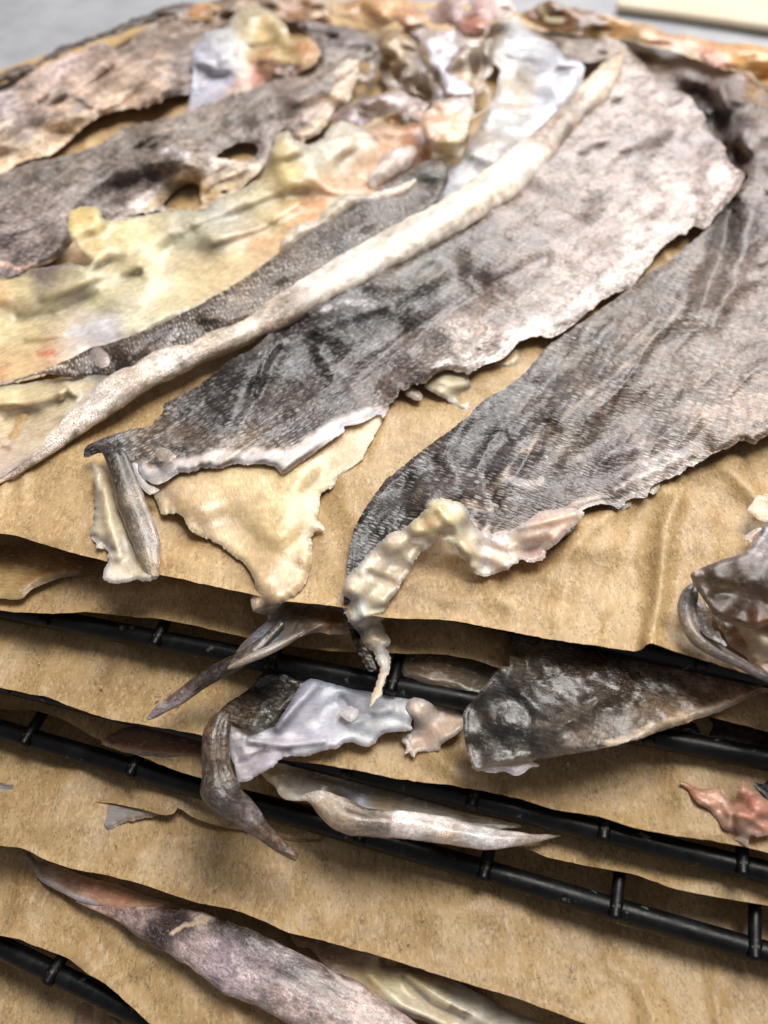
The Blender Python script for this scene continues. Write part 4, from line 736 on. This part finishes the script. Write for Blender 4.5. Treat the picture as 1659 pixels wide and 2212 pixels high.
# -- top right skins
t = thing('cod_skin', 'brown and orange skin with torn amber rim at the top right corner', 'fish skin', base_loc(1400, 80, 0), G)
flap('skin', t, q(2, '590,65 640,40 700,5 745,0 790,30 860,40 940,55 1040,90 1140,110 1220,140 1330,150 1450,190 1560,190 1659,205')+D('1760,125 1760,200')+q(2, '1659,370 1560,300 1450,290 1350,250 1250,220 1150,200 1050,170 960,165 860,150 760,145 680,120'), 0,
 [(1150, 40, (120, 92, 64)), (1195, 20, (112, 84, 56)), (1210, 50, (128, 92, 58)), (1280, 60, (96, 66, 44)), (1330, 60, (196, 150, 92)), (1380, 65, (214, 176, 128)), (1440, 90, (214, 156, 112)), (1500, 110, (216, 176, 140)), (1560, 110, (226, 160, 96)), (1620, 115, (230, 176, 100)), (1650, 150, (230, 190, 130)), (1550, 135, (190, 100, 70)), (1700, 150, (226, 180, 120))],
 H=[(1150, 40, .7), (1200, 5, 1.5), (1200, 60, .8), (1300, 50, 1.3), (1300, 80, .6), (1420, 80, 1.2), (1550, 110, 1.2), (1650, 120, 1.2), (1650, 170, .5)], hs=16, sp=5, jag=4, thick=.12, sigma=13, noise=(.25, 1.2), defs=dict(fl=.7, sc=0, wet=.3), rough_edge=7)
t = thing('cod_skin', 'dark brown skin behind the two big skins, running off the right edge', 'fish skin', base_loc(1550, 250, 0), G)
flap('skin', t, q(2, '600,120 720,135 830,150 960,165 1060,175 1150,200 1260,225 1350,255 1460,300 1560,310 1659,400')+D('1780,260 1800,420 1700,430 1640,400 1620,380')+q(2, '1500,705 1480,670 1460,640 1400,600 1380,510 1340,470 1330,430 1280,410 1220,390 1150,320 1090,260 1030,215 960,250 880,270 800,240 720,180'), 0,
 [(1180, 80, (130, 116, 100)), (1260, 100, (128, 112, 96)), (1330, 100, (150, 134, 120)), (1420, 130, (110, 94, 84)), (1500, 150, (104, 88, 80)), (1560, 180, (96, 80, 76)), (1520, 230, (66, 54, 48)), (1560, 300, (74, 62, 60)), (1590, 250, (90, 78, 72)), (1640, 230, (120, 106, 98)), (1620, 320, (116, 102, 96)), (1700, 300, (126, 112, 104)), (1640, 180, (150, 128, 96))],
 H=[(1150, 70, .6), (1260, 100, .8), (1400, 120, .7), (1500, 150, .8), (1560, 180, .9), (1500, 220, .3), (1550, 280, .15), (1580, 340, .1), (1590, 200, .9), (1620, 300, .9), (1650, 380, .8), (1650, 250, 1.0), (1650, 200, .5)], hs=16, sp=5, jag=3, thick=.12, sigma=14, noise=(.16, 1.2), defs=dict(sc=.6, wet=.15), rough_edge=8,
 ridges=[(D('1560,190 1575,260 1580,340'), .2, 12)], strokes=[(q(2, '860,200 980,180 1060,190'), (206, 198, 196), 7, dict(s=.7, brk=.2)), (q(2, '1570,400 1610,430 1659,470'), (180, 150, 80), 4, dict(s=.6))])

# -- curled skin at the right edge of the top sheet
t = thing('cod_skin', 'dark curled skin with grey scooped rim at the right edge, near the sheet front', 'fish skin', base_loc(1600, 1280, 0), G)
flap('flesh', t, q('b', '590,700 640,790 680,870 720,940 800,1000 870,1090 960,1150 1100,1180 1200,900 1100,700 932,600 800,560 700,620'), 0, [(1560, 1340, (110, 82, 60)), (1600, 1400, (140, 106, 80)), (1630, 1340, (206, 182, 150)), (1650, 1300, (176, 96, 60)), (1650, 1400, (222, 206, 172)), (1640, 1440, (150, 118, 88))],
 H=[(1540, 1330, .25), (1600, 1400, .2), (1650, 1360, .6), (1650, 1300, .5), (1650, 1460, .15)], hs=16, sp=3.8, thick=.1, noise=(.1, .6), sigma=12, defs=dict(fl=1, sc=0, wet=.6),
 strokes=[(q('b', '870,850 890,930 910,990'), (228, 212, 184), 16, dict(s=.8)), (q('b', '900,700 932,740'), (170, 84, 46), 18, dict(s=.7))])
tube('curled_rim', t, [(1499, 1262, .75, 5), (1492, 1280, .75, 17), (1484, 1310, .6, 21), (1490, 1345, .5, 23), (1508, 1375, .45, 22), (1535, 1398, .4, 18), (1570, 1418, .35, 15), (1605, 1436, .3, 13), (1640, 1455, .25, 12), (1700, 1480, .2, 12)], 0,
 [(1490, 1300, (130, 128, 126)), (1480, 1340, (150, 140, 124)), (1505, 1370, (146, 136, 120)), (1500, 1300, (100, 98, 98)), (1560, 1420, (120, 116, 116)), (1620, 1445, (110, 102, 106))], sigma=10, defs=dict(sc=0, pep=.3, fl=.6, wet=.6), flat=.75, wob=.15, crease=.35)
flap('scoop', t, q('b', '520,630 560,680 600,750 625,800 635,850 670,880 680,910 712,940 700,950 640,920 600,900 570,860 555,800 530,740 510,690'), 0, [(1500, 1290, (80, 80, 84)), (1530, 1350, (120, 120, 122)), (1550, 1380, (130, 126, 126))], base=.62, sp=3.2, thick=.06, jag=3, noise=(.06, .3), sigma=10, defs=dict(sc=0, fl=.6, wet=.6))
flap('skin', t, q('b', '520,550 560,530 620,510 700,475 790,450 820,430 860,385 890,330 932,275')+D('1720,1080 1820,1040 1860,1400 1760,1500')+q('b', '1100,900 960,830 850,860 760,830 700,820 640,780 600,720 560,660 525,615 515,580'), 0,
 [(1500, 1240, (110, 98, 88)), (1540, 1260, (84, 72, 62)), (1580, 1230, (92, 80, 70)), (1640, 1250, (80, 68, 60)), (1600, 1310, (72, 58, 48)), (1640, 1330, (104, 72, 52)), (1640, 1180, (146, 140, 140)), (1655, 1150, (120, 116, 120)), (1620, 1200, (92, 84, 78)), (1700, 1200, (96, 88, 82))],
 H=[(1495, 1240, 1.2), (1500, 1265, 1.0), (1560, 1230, 1.3), (1620, 1200, 1.2), (1560, 1300, .95), (1600, 1340, .75), (1650, 1150, 1.1), (1650, 1340, .95), (1700, 1250, 1.3)], hs=20, sp=3.4, jag=2, thick=.12, sigma=14, noise=(.10, .9), edge=(6, .1), defs=dict(sc=.12, pep=.15, fl=.35, wet=.25),
 strokes=[(D('1660,1140 1645,1170 1640,1195'), (190, 188, 192), 10, dict(s=.6, wet=.8)), (q('b', '530,545 560,533'), (170, 160, 150), 5)])
bit('flesh_scrap', 'pale brownish knob with dark specks above the curled skin at the right edge', 'b', '820,210 850,170 870,140 932,130 1000,150 1010,230 960,280 900,275 850,240', 0, (206, 190, 156), .5, defs=dict(pep=.4))
bit('flesh_scrap', 'thin shrivelled purple grey scrap tucked behind the curled skin at right', 'b', '800,365 830,335 890,305 900,330 870,370 850,390 810,380', 0, (150, 130, 122), .5)

# ================================================================== second rack
ZB = TZ['B']
o = flap('skin_flap', None, D('-60,1175 0,1178 90,1188 200,1200 300,1225')+q(5, '460,250 440,275 330,275 260,285 190,310 140,335 90,375 40,378 0,372')+D('-60,1290'), ZB, [(20, 1200, (140, 116, 76)), (60, 1240, (176, 146, 92)), (20, 1270, (206, 178, 124)), (130, 1210, (150, 122, 80)), (100, 1240, (168, 134, 84)), (200, 1225, (140, 114, 80)), (60, 1260, (180, 150, 100))],
 base=.25, H=[(0, 1200, .25), (0, 1290, .28), (100, 1230, .3), (60, 1285, .3), (220, 1230, .2)], sp=3.8, jag=2, thick=.1, sigma=20, noise=(.08, .8), defs=dict(fl=1, sc=0, wet=.25), strokes=[(q(5, '440,277 330,277 260,287 190,312 140,337 90,375 40,380'), (110, 92, 74), 4, dict(s=.8))])
tag(o, 'yellow brown skin lying flesh side up on the second sheet at the left edge', 'fish skin')
t = thing('cod_skin', 'thin twisted dark skin tail hanging from the second rack over its bar', 'fish skin', base_loc(560, 1400, ZB))
flap('skin', t, q('d', '810,60 900,70 1060,90 1140,110 1160,170 1165,235 1110,245 1000,235 950,238 880,265 800,310 700,350 640,380 540,430 500,425 530,360 560,310 620,250 700,180 770,110'), ZB,
 [(640, 1310, (74, 66, 58)), (620, 1350, (86, 84, 80)), (580, 1375, (112, 122, 134)), (570, 1400, (120, 132, 146)), (640, 1370, (120, 116, 108)), (700, 1340, (140, 112, 90)), (740, 1350, (150, 118, 92)), (680, 1310, (96, 88, 80)), (540, 1400, (96, 86, 80)), (720, 1310, (100, 82, 66))],
 H=[(640, 1300, .5), (730, 1330, .35), (600, 1360, .5), (680, 1350, .6), (520, 1420, .5), (570, 1430, .55), (620, 1310, .55)], hs=16, sp=3.3, jag=1.8, thick=.09, sigma=14, noise=(.07, .8), defs=dict(sc=.1, fl=.6, wet=.55), ang=(1, -.6), edge=(6, .08),
 ridges=[(D('560,1430 620,1390 690,1350 740,1345'), .10, 7)], strokes=[(q('d', '540,425 620,385 700,350 800,300 900,250'), (166, 154, 138), 8, dict(s=.7, pep=.5))])
tube('tail_roll', t, [(318, 1555, -.30, 2), (330, 1545, -.28, 9), (352, 1528, -.22, 15), (390, 1505, -.15, 19), (430, 1475, -.02, 20), (470, 1450, .2, 21), (510, 1430, .4, 20), (545, 1408, .5, 17), (580, 1375, .55, 12), (610, 1345, .6, 8)], ZB,
 [(340, 1540, (150, 144, 148)), (380, 1520, (130, 122, 124)), (370, 1500, (110, 92, 80)), (430, 1480, (70, 62, 56)), (480, 1450, (66, 58, 52)), (520, 1440, (80, 70, 60)), (540, 1400, (84, 72, 62)), (590, 1360, (70, 62, 56))],
 sigma=12, defs=dict(sc=.35, fl=.2, wet=.85), flat=.55, wob=.14, strokes=[(D('400,1490 430,1470 450,1455'), (110, 98, 88), 4, dict(s=.5))])
tube('curled_edge', t, [(492, 1444, .55, 3), (515, 1434, .6, 7), (545, 1420, .62, 10), (580, 1405, .62, 11), (620, 1385, .6, 9), (660, 1362, .58, 5), (690, 1348, .5, 2)], ZB, [(520, 1430, (150, 140, 124)), (560, 1412, (150, 148, 144)), (640, 1380, (134, 124, 110))], sigma=12, defs=dict(sc=0, fl=.6, pep=.5, wet=.5), flat=.8, wob=.12)
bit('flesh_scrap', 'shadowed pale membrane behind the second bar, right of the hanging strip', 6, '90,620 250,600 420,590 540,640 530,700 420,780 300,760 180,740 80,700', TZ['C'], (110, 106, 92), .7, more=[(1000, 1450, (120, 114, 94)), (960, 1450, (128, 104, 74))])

t = thing('cod_skin', 'dark olive grey skin draped over the second bar, right of centre', 'fish skin', base_loc(1250, 1500, ZB))
sk = q(6, '530,530 620,480 800,520 1000,540 1250,600 1500,640 1800,720 1800,790 1659,775 1590,800 1500,840 1420,870 1330,900 1240,930 1180,950 1100,980 1020,1000 900,1030 800,1045 700,1060 640,1060 560,1070 480,1080 400,1106 370,1060 350,980 340,900 345,860 380,820 420,770 470,710 510,670 545,665')
flap('skin', t, sk, ZB,
 [(1015, 1550, (82, 76, 66)), (1050, 1600, (84, 78, 68)), (1030, 1640, (96, 90, 80)), (1090, 1450, (96, 92, 84)), (1080, 1560, (66, 62, 58)), (1130, 1500, (70, 64, 56)), (1150, 1600, (84, 80, 72)), (1200, 1620, (112, 108, 100)), (1200, 1450, (64, 54, 44)), (1250, 1550, (74, 68, 60)), (1300, 1580, (110, 102, 92)), (1110, 1400, (110, 100, 78)), (1300, 1450, (70, 56, 44)), (1400, 1480, (84, 66, 50)), (1400, 1540, (140, 122, 98)),
  (1500, 1510, (170, 146, 118)), (1600, 1490, (150, 126, 100)), (1550, 1470, (110, 88, 66)), (1650, 1500, (140, 110, 86)), (1240, 1600, (130, 124, 116))],
 H=[(1015, 1640, .05), (1010, 1560, .25), (1060, 1450, .75), (1100, 1440, .85), (1110, 1400, .4), (1140, 1450, .5), (1100, 1540, .45), (1080, 1620, .15), (1160, 1650, .1), (1200, 1500, .42), (1200, 1570, .5), (1300, 1600, .3), (1300, 1460, .35), (1400, 1550, .3), (1500, 1520, .25), (1600, 1490, .3), (1600, 1450, .3)], hs=18, sp=3.3, jag=1.8, thick=.16, sigma=20,
 noise=(.12, .8), edge=(8, .12), defs=dict(sc=.22, pep=.6, wet=.9), ang=(1, .3), ridges=[(D('1085,1450 1120,1490 1160,1530 1240,1560'), .10, 14), (D('1130,1430 1170,1480 1240,1520 1320,1530'), -.08, 18), (D('1040,1500 1060,1560 1100,1600'), .06, 14), (D('1160,1600 1230,1560 1290,1520'), .1, 10)],
 strokes=[(q(6, '980,1000 1050,980 1130,945 1200,915 1290,880 1400,860 1500,830'), (206, 190, 164), 11, dict(s=.9, fl=.9, sc=0, pep=.3, wet=.5)), (q(6, '1060,950 1120,900 1160,880'), (196, 192, 190), 7, dict(s=.5, brk=.1))])
flap('lilac_rim', t, q(6, '380,1095 460,1075 560,1065 650,1050 672,1060 640,1075 670,1095 640,1100 600,1130 560,1140 520,1120 480,1125 430,1120 395,1115'), ZB, [(1050, 1655, (150, 148, 170))], base=-.12, sp=3, thick=.05, jag=2, defs=dict(fl=1, sc=0, wet=.5), noise=(.04, .4))
bit('flesh_scrap', 'fan shaped pink beige flesh scrap between the white membrane and the dark olive skin', 6, '110,810 160,800 230,820 300,850 345,880 345,930 300,970 250,1000 240,1030 190,1035 150,1035 130,1060 110,1040 90,1045 95,1010 75,980 120,950 130,900 95,850', TZ['C'], (248, 214, 194), .3, H=[(880, 1510, .6), (990, 1560, .35), (900, 1620, .2)], more=[(950, 1560, (246, 210, 190)), (990, 1570, (230, 196, 172))], nz=.12, ang=(.5, 1))

# ================================================================== third rack
ZC = TZ['C']
t = thing('cod_skin', 'lilac white membrane with dark wet skin curling down over the bar in the middle', 'fish skin', base_loc(640, 1560, ZC))
flap('skin', t, q('a', '130,470 160,400 210,340 260,290 330,250 420,180 460,120 520,70 640,60 800,70 820,140 760,190 720,260 660,330 600,420 520,470 420,480 360,460 330,440 260,400 230,430 240,500 180,520'), ZC,
 [(480, 1530, (86, 74, 60)), (520, 1500, (70, 64, 54)), (560, 1480, (54, 50, 44)), (600, 1470, (48, 44, 40)), (540, 1540, (84, 76, 62)), (520, 1570, (96, 84, 68)), (580, 1540, (72, 68, 58)), (610, 1510, (84, 78, 72)), (560, 1565, (120, 122, 108)), (470, 1580, (100, 84, 66))],
 H=[(460, 1570, .7), (500, 1510, .55), (560, 1460, .3), (640, 1460, .4), (540, 1550, .65), (590, 1570, .45), (620, 1510, .55)], hs=14, sp=3.1, jag=1.2, thick=.1, sigma=12, noise=(.12, .5), edge=(8, .12), defs=dict(sc=.6, wet=1.0), ang=(1, .4))
mem = q('a', '340,455 420,460 500,470 570,450 620,370 660,310 700,240 740,170 790,140 830,133 960,165 1080,190 1190,200 1300,230 1400,250 1470,265 1490,320 1490,380 1470,430 1478,465 1430,475 1380,480 1300,490 1260,520 1240,560 1180,580 1140,572 1080,548 1020,560 980,590 900,600 850,620 780,640 720,640 640,640 600,670 560,710 500,740 440,780 390,805 340,815 325,790 300,700 270,620 240,540 235,470 270,430')
flap('membrane', t, mem, ZC,
 [(560, 1580, (212, 217, 228)), (620, 1590, (216, 217, 237)), (640, 1540, (212, 206, 219)), (680, 1510, (221, 224, 242)), (720, 1490, (227, 234, 246)), (780, 1510, (225, 233, 246)), (700, 1560, (213, 215, 240)), (600, 1540, (196, 181, 183)), (650, 1560, (209, 201, 214)), (760, 1560, (231, 239, 246)), (840, 1550, (235, 241, 246)), (880, 1530, (231, 233, 227)), (820, 1570, (238, 244, 246)), (860, 1560, (238, 244, 246)), (760, 1600, (238, 244, 246)),
  (700, 1600, (227, 230, 246)), (560, 1640, (178, 175, 190)), (540, 1620, (181, 176, 186)), (600, 1620, (209, 202, 213)), (560, 1660, (192, 189, 214)), (530, 1680, (202, 191, 187)), (500, 1620, (175, 186, 201)), (500, 1590, (163, 167, 169)), (520, 1660, (172, 170, 181)), (640, 1625, (225, 219, 223))],
 H=[(500, 1580, 0.53), (500, 1640, 0.40), (520, 1680, 0.40), (560, 1580, 0.48), (600, 1530, 0.59), (650, 1500, 0.61), (700, 1470, 0.53), (720, 1550, 0.40), (800, 1490, 0.48), (800, 1560, 0.42), (800, 1600, 0.34), (880, 1530, 0.51), (860, 1570, 0.40), (600, 1600, 0.42), (640, 1630, 0.31), (580, 1650, 0.51), (560, 1610, 0.37)], hs=20, sp=3.0, jag=2.6, thick=.09, sigma=19, noise=(.07, 1.2), edge=(6, .06), defs=dict(fl=1, sc=0, wet=.85), rough_edge=3, ang=(1, -.1),
 ridges=[(D('600,1570 640,1520 680,1480'), .14, 12), (D('840,1530 800,1540 760,1560'), .1, 12), (D('740,1510 760,1540 800,1545'), -.1, 10), (D('540,1600 620,1610 700,1600'), .07, 7), (D('520,1650 570,1630 620,1625'), -.08, 9)],
 strokes=[(q('a', '720,642 800,637 900,605 1000,580 1080,550 1180,582 1250,560'), (214, 170, 128), 3.5, dict(s=.7)), (q('a', '235,480 260,560 300,660 330,780'), (196, 196, 194), 4, dict(s=.8)), (q('a', '330,610 420,580 500,590'), (96, 90, 104), 9, dict(s=.5, brk=0)), (q('a', '330,650 420,640 520,600'), (110, 100, 112), 8, dict(s=.5, brk=0))])
tube('hanging_curl', t, [(492, 1540, .80, 8), (478, 1556, .8, 22), (468, 1590, .72, 30), (466, 1630, .62, 31), (470, 1670, .5, 32), (476, 1700, .42, 38), (492, 1725, .35, 36), (520, 1748, .1, 29), (552, 1782, -.2, 23), (585, 1812, -.45, 18), (618, 1838, -.7, 14), (640, 1852, -.9, 9)], ZC,
 [(470, 1560, (96, 80, 62)), (450, 1620, (88, 72, 56)), (480, 1650, (96, 80, 64)), (460, 1680, (82, 70, 56)), (480, 1720, (80, 72, 66)), (520, 1740, (112, 104, 98)), (540, 1750, (150, 146, 146)), (560, 1790, (104, 88, 74)), (600, 1820, (110, 94, 78)), (630, 1840, (120, 104, 86))],
 sigma=10, defs=dict(sc=.3, pep=.2, wet=.6), flat=.7, wob=.16, crease=.3, strokes=[(D('530,1720 560,1765 590,1800 630,1845'), (170, 164, 160), 5, dict(s=.6, brk=.1))])
bit('loose_scale', 'clear oval fish scale standing on the lilac white membrane', 'a', '998,365 1010,330 1050,312 1100,315 1125,345 1118,385 1090,412 1040,408', ZC, (240, 234, 228), .62, 'fish scale', th=.05, nz=.02, defs=dict(fl=.8, wet=.9))
t = thing('flesh_piece', 'salmon pink flesh piece with a thin pointed arm, on the third sheet at right', 'fish flesh', base_loc(1600, 1750, ZC))
flap('flesh', t, q('b', '455,1690 480,1682 530,1710 600,1725 670,1715 690,1740 715,1780 735,1800 760,1760 780,1700 795,1682 840,1720 900,1770 960,1800 1040,1850 1020,1950 932,1975 880,1985 850,1975 830,1990 820,2040 770,2010 740,1990 745,1970 690,1940 650,1880 600,1830 550,1800 520,1760 500,1725'), ZC,
 [(1480, 1692, (228, 144, 114)), (1520, 1710, (236, 166, 136)), (1560, 1730, (238, 174, 146)), (1600, 1710, (228, 154, 134)), (1620, 1740, (228, 152, 134)), (1640, 1790, (238, 170, 150)), (1590, 1780, (244, 184, 158)), (1600, 1830, (244, 200, 164)), (1590, 1750, (244, 180, 158))],
 H=[(1475, 1690, .25), (1540, 1720, .3), (1550, 1760, .2), (1590, 1740, .3), (1600, 1700, .6), (1640, 1740, .65), (1600, 1760, .5), (1640, 1790, .35), (1590, 1820, .15)], hs=12, sp=3.2, jag=1.6, thick=.14, sigma=14, noise=(.08, .5), edge=(7, .1), defs=dict(fl=1, sc=0, wet=.8), ridges=[(D('1580,1740 1590,1800'), -.1, 8), (D('1580,1755 1610,1760 1650,1785'), .12, 10)])
bit('skin_piece', 'very dark purplish skin under the second bar at the right edge', 'b', '780,1625 860,1640 932,1640 1100,1700 1100,1900 1000,1850 932,1780 860,1710', ZC, (54, 48, 56), .2, 'fish skin', defs=dict(fl=.3, sc=.2))
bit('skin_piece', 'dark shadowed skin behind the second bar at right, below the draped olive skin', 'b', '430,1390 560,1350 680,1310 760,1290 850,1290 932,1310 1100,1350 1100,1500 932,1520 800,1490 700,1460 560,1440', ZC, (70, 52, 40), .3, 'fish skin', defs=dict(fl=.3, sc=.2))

# ================================================================== fourth rack
ZD = TZ['D']
t = thing('cod_skin', 'silvery white rolled skin with blue membrane resting on the fourth bar', 'fish skin', base_loc(850, 1750, ZD))
flap('membrane', t, q('a', '480,755 520,735 560,700 620,690 800,720 1000,790 1300,870 1600,950 1800,1010 2050,1060 2200,1110 2100,1120 1900,1150 1659,1120 1450,1080 1250,1050 1100,1000 1000,900 900,900 820,920 740,940 700,940 640,930 600,900 580,850 530,810'), ZD,
 [(580, 1680, (150, 136, 100)), (620, 1700, (140, 146, 140)), (640, 1720, (176, 180, 180)), (620, 1720, (206, 200, 176)), (680, 1720, (120, 132, 140)), (740, 1720, (130, 134, 134)), (780, 1740, (140, 160, 190)), (820, 1730, (176, 160, 120)), (900, 1740, (140, 136, 122)), (1000, 1770, (136, 130, 116)), (1080, 1790, (140, 140, 130)), (700, 1690, (90, 84, 70))],
 H=[(570, 1670, .55), (650, 1700, .3), (640, 1730, .45), (760, 1740, .2), (900, 1750, .25), (1000, 1780, .3), (1100, 1800, .3)], hs=16, sp=3.4, jag=1.6, thick=.08, sigma=16, noise=(.08, .8), defs=dict(fl=1, sc=0, wet=.7), strokes=[(q('a', '500,745 540,790 590,840 620,920 700,938'), (206, 190, 150), 6, dict(s=.7))])
tube('silver_roll', t, [(640, 1728, .45, 3), (665, 1722, .5, 10), (690, 1728, .5, 24), (725, 1750, .5, 32), (760, 1768, .5, 30), (790, 1775, .5, 27), (830, 1778, .5, 28), (880, 1781, .5, 27), (930, 1789, .5, 27), (980, 1797, .48, 26), (1025, 1806, .45, 24), (1070, 1812, .42, 20), (1110, 1812, .4, 16), (1150, 1812, .35, 10), (1185, 1807, .3, 5), (1210, 1804, .25, 2)], ZD,
 [(690, 1710, (248, 246, 240)), (730, 1740, (230, 225, 211)), (750, 1770, (197, 180, 153)), (700, 1750, (219, 202, 177)), (770, 1755, (130, 114, 96)), (800, 1750, (110, 98, 84)), (820, 1775, (150, 140, 130)), (860, 1770, (230, 227, 228)), (900, 1780, (241, 239, 235)), (960, 1785, (248, 248, 248)), (960, 1810, (224, 209, 189)), (1040, 1800, (241, 246, 248)), (1090, 1805, (230, 230, 232)), (1150, 1810, (197, 186, 175))],
 sigma=9, defs=dict(sc=.15, pep=.4, wet=.9, fl=.45), flat=.8, wob=.2, nr=32, crease=.2)
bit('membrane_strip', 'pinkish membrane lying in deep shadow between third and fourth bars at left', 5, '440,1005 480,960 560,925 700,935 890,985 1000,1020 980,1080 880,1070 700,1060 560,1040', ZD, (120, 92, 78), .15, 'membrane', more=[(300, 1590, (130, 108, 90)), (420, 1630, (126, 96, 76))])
# ================================================================== fifth rack
bit('membrane_strip', 'pale brown membrane patch sticking out under the notched parchment edge at left', 7, '300,200 340,140 420,130 600,150 700,185 660,210 560,225 520,240 470,272 430,262 400,235 350,255 320,240', TZ['E'], (244, 218, 188), .07, 'membrane', th=.015, nz=.01, defs=dict(wet=.1))
bit('membrane_strip', 'small pale scrap on the left edge above the notched parchment', 7, '-80,60 0,60 60,75 120,95 60,110 0,130 -80,140', TZ['E']+.1, (190, 172, 156), .12, 'membrane', th=.05, nz=.03)
# ================================================================== sixth rack
ZF = TZ['F']
t = thing('cod_skin', 'long mottled pink brown skin twisted lengthwise on the lowest visible sheet', 'fish skin', base_loc(500, 2050, ZF))
flap('flesh', t, q(7, '95,360 130,370 200,400 300,440 400,480 500,500 600,540 700,570 800,590 850,600 700,640 560,630 430,600 340,575 250,530 180,490 140,440'), ZF,
 [(60, 1850, (150, 138, 120)), (90, 1880, (170, 152, 132)), (110, 1900, (200, 186, 180)), (150, 1890, (190, 156, 128)), (200, 1910, (196, 130, 98)), (250, 1920, (190, 146, 112)), (180, 1935, (206, 176, 160)), (220, 1940, (206, 152, 124)), (330, 1940, (190, 150, 120)), (400, 1955, (176, 136, 104))],
 H=[(55, 1845, .15), (150, 1890, .25), (200, 1930, .4), (300, 1930, .35), (400, 1960, .3), (300, 1960, .5)], hs=14, sp=3.2, jag=1.2, thick=.1, sigma=12, noise=(.06, .6), defs=dict(fl=1, sc=0, wet=.55), edge=(6, .08), strokes=[(q(7, '150,470 220,500 280,530 340,560 420,590'), (222, 214, 216), 6, dict(s=.8)), (q(7, '100,370 130,410 170,460'), (170, 160, 150), 5, dict(s=.6))])
tube('twisted_skin', t, [(165, 1945, .3, 3), (215, 1960, .35, 9), (270, 1975, .42, 20), (330, 1998, .5, 38), (400, 2020, .55, 52), (470, 2048, .6, 62), (540, 2085, .62, 66), (610, 2120, .6, 68), (680, 2158, .55, 66), (760, 2200, .5, 64), (850, 2250, .45, 60), (950, 2310, .4, 50)], ZF,
 [(220, 1955, (184, 155, 144)), (300, 1985, (171, 152, 151)), (360, 1985, (51, 35, 34)), (340, 2010, (70, 55, 52)), (400, 1990, (54, 44, 40)), (470, 1985, (43, 33, 30)), (440, 1970, (217, 205, 196)), (420, 2030, (184, 169, 171)), (500, 2010, (76, 66, 65)), (480, 2060, (188, 176, 187)), (560, 2020, (81, 72, 69)), (560, 2070, (137, 123, 128)), (540, 2110, (192, 180, 184)), (620, 2050, (203, 198, 201)), (620, 2100, (81, 66, 65)),
  (640, 2140, (184, 169, 168)), (700, 2130, (150, 133, 130)), (700, 2170, (198, 182, 178)), (760, 2180, (203, 185, 180)), (800, 2200, (184, 169, 164))],
 sigma=12, defs=dict(sc=.3, pep=.6, wet=.7, fl=.15), flat=.42, wob=.16, nr=60, crease=.2,
 strokes=[(q(7, '600,600 700,595 820,590 900,600 920,620 880,660 800,680 740,715'), (216, 196, 172), 5, dict(s=.85, fl=1, sc=0, pep=0)), (q(7, '1350,780 1400,850 1460,910 1560,950'), (226, 222, 220), 5, dict(s=.85, fl=1, sc=0, pep=0))])
flap('flesh', t, D('640,2045')+q(7, '1260,715 1400,745 1520,760 1659,780')+q(8, '0,850 150,870 300,920 420,980 520,1040 650,1090 760,1140 900,1250 600,1300 300,1180 200,1106 100,1070 0,1030')+q(7, '1659,1020 1560,960 1480,910 1400,850 1340,780'), ZF,
 [(660, 2060, (160, 134, 106)), (720, 2080, (180, 160, 134)), (780, 2090, (170, 154, 134)), (820, 2100, (236, 214, 170)), (780, 2120, (236, 204, 160)), (850, 2130, (250, 232, 190)), (900, 2120, (226, 214, 170)), (960, 2140, (210, 204, 170)), (1000, 2160, (220, 218, 200)), (1060, 2190, (230, 226, 206)), (880, 2170, (250, 232, 206)), (950, 2200, (246, 224, 190))],
 H=[(650, 2050, .2), (800, 2080, .3), (740, 2110, .35), (900, 2130, .4), (1000, 2170, .4), (1100, 2210, .2), (860, 2180, .45)], hs=16, sp=3.5, jag=1.6, thick=.14, sigma=15, noise=(.12, .8), defs=dict(fl=1, sc=0, wet=.7), ridges=[(D('800,2110 870,2170 960,2210'), .1, 10), (D('880,2110 960,2160 1060,2210'), .14, 16), (D('870,2110 930,2170 1000,2200'), -.12, 8)],
 strokes=[(q(8, '290,1030 340,1060 380,1070'), (110, 70, 40), 5, dict(s=.7))])
bit('membrane_strip', 'faint pinkish membrane seen below the bottom left bar', 7, '320,1040 380,1000 460,1050 520,1106 480,1160 340,1160', TZ['G'], (190, 150, 126), .15, 'membrane')

# ------------------------------------------------------------------ dried crumbs scattered on the sheets
V, F = [], []
for k in range(110):
    x_ = rng.uniform(20, 1640); z, ya, yb = [(0.10, 900, 1120), (TZ['C']+.08, 1400+.2*x_, 1455+.2*x_), (TZ['E']+.10, 1690+.3*x_, 1790+.3*x_)][k % 3]
    c = P(x_, rng.uniform(ya, yb), z); r = rng.uniform(.008, .026); a = rng.uniform(0, 6.28); st_ = rng.uniform(1, 3.5); b = len(V)
    for dx, dy, dz in ((st_, 0, 0), (-st_, .3, 0), (0, 1, .2), (.2, -1, 0), (.1, .1, 1), (0, 0, -1)):
        V.append(c+np.array([dx*math.cos(a)-dy*math.sin(a), dx*math.sin(a)+dy*math.cos(a), dz])*r)
    F += [(b, b+2, b+4), (b+2, b+1, b+4), (b+1, b+3, b+4), (b+3, b, b+4), (b+2, b, b+5), (b+1, b+2, b+5), (b+3, b+1, b+5), (b, b+3, b+5)]
n = len(V)
tag(mesh_obj('crumbs', V, F, FISH, None, dict(tint=np.tile(lin((226, 204, 170)), (n, 1)), fl=np.ones(n), sc=np.zeros(n), pep=np.zeros(n), wet=np.full(n, .4), cm=np.array(V))), 'tiny dried crumbs scattered over the brown parchment sheets', 'crumbs', kind='stuff')
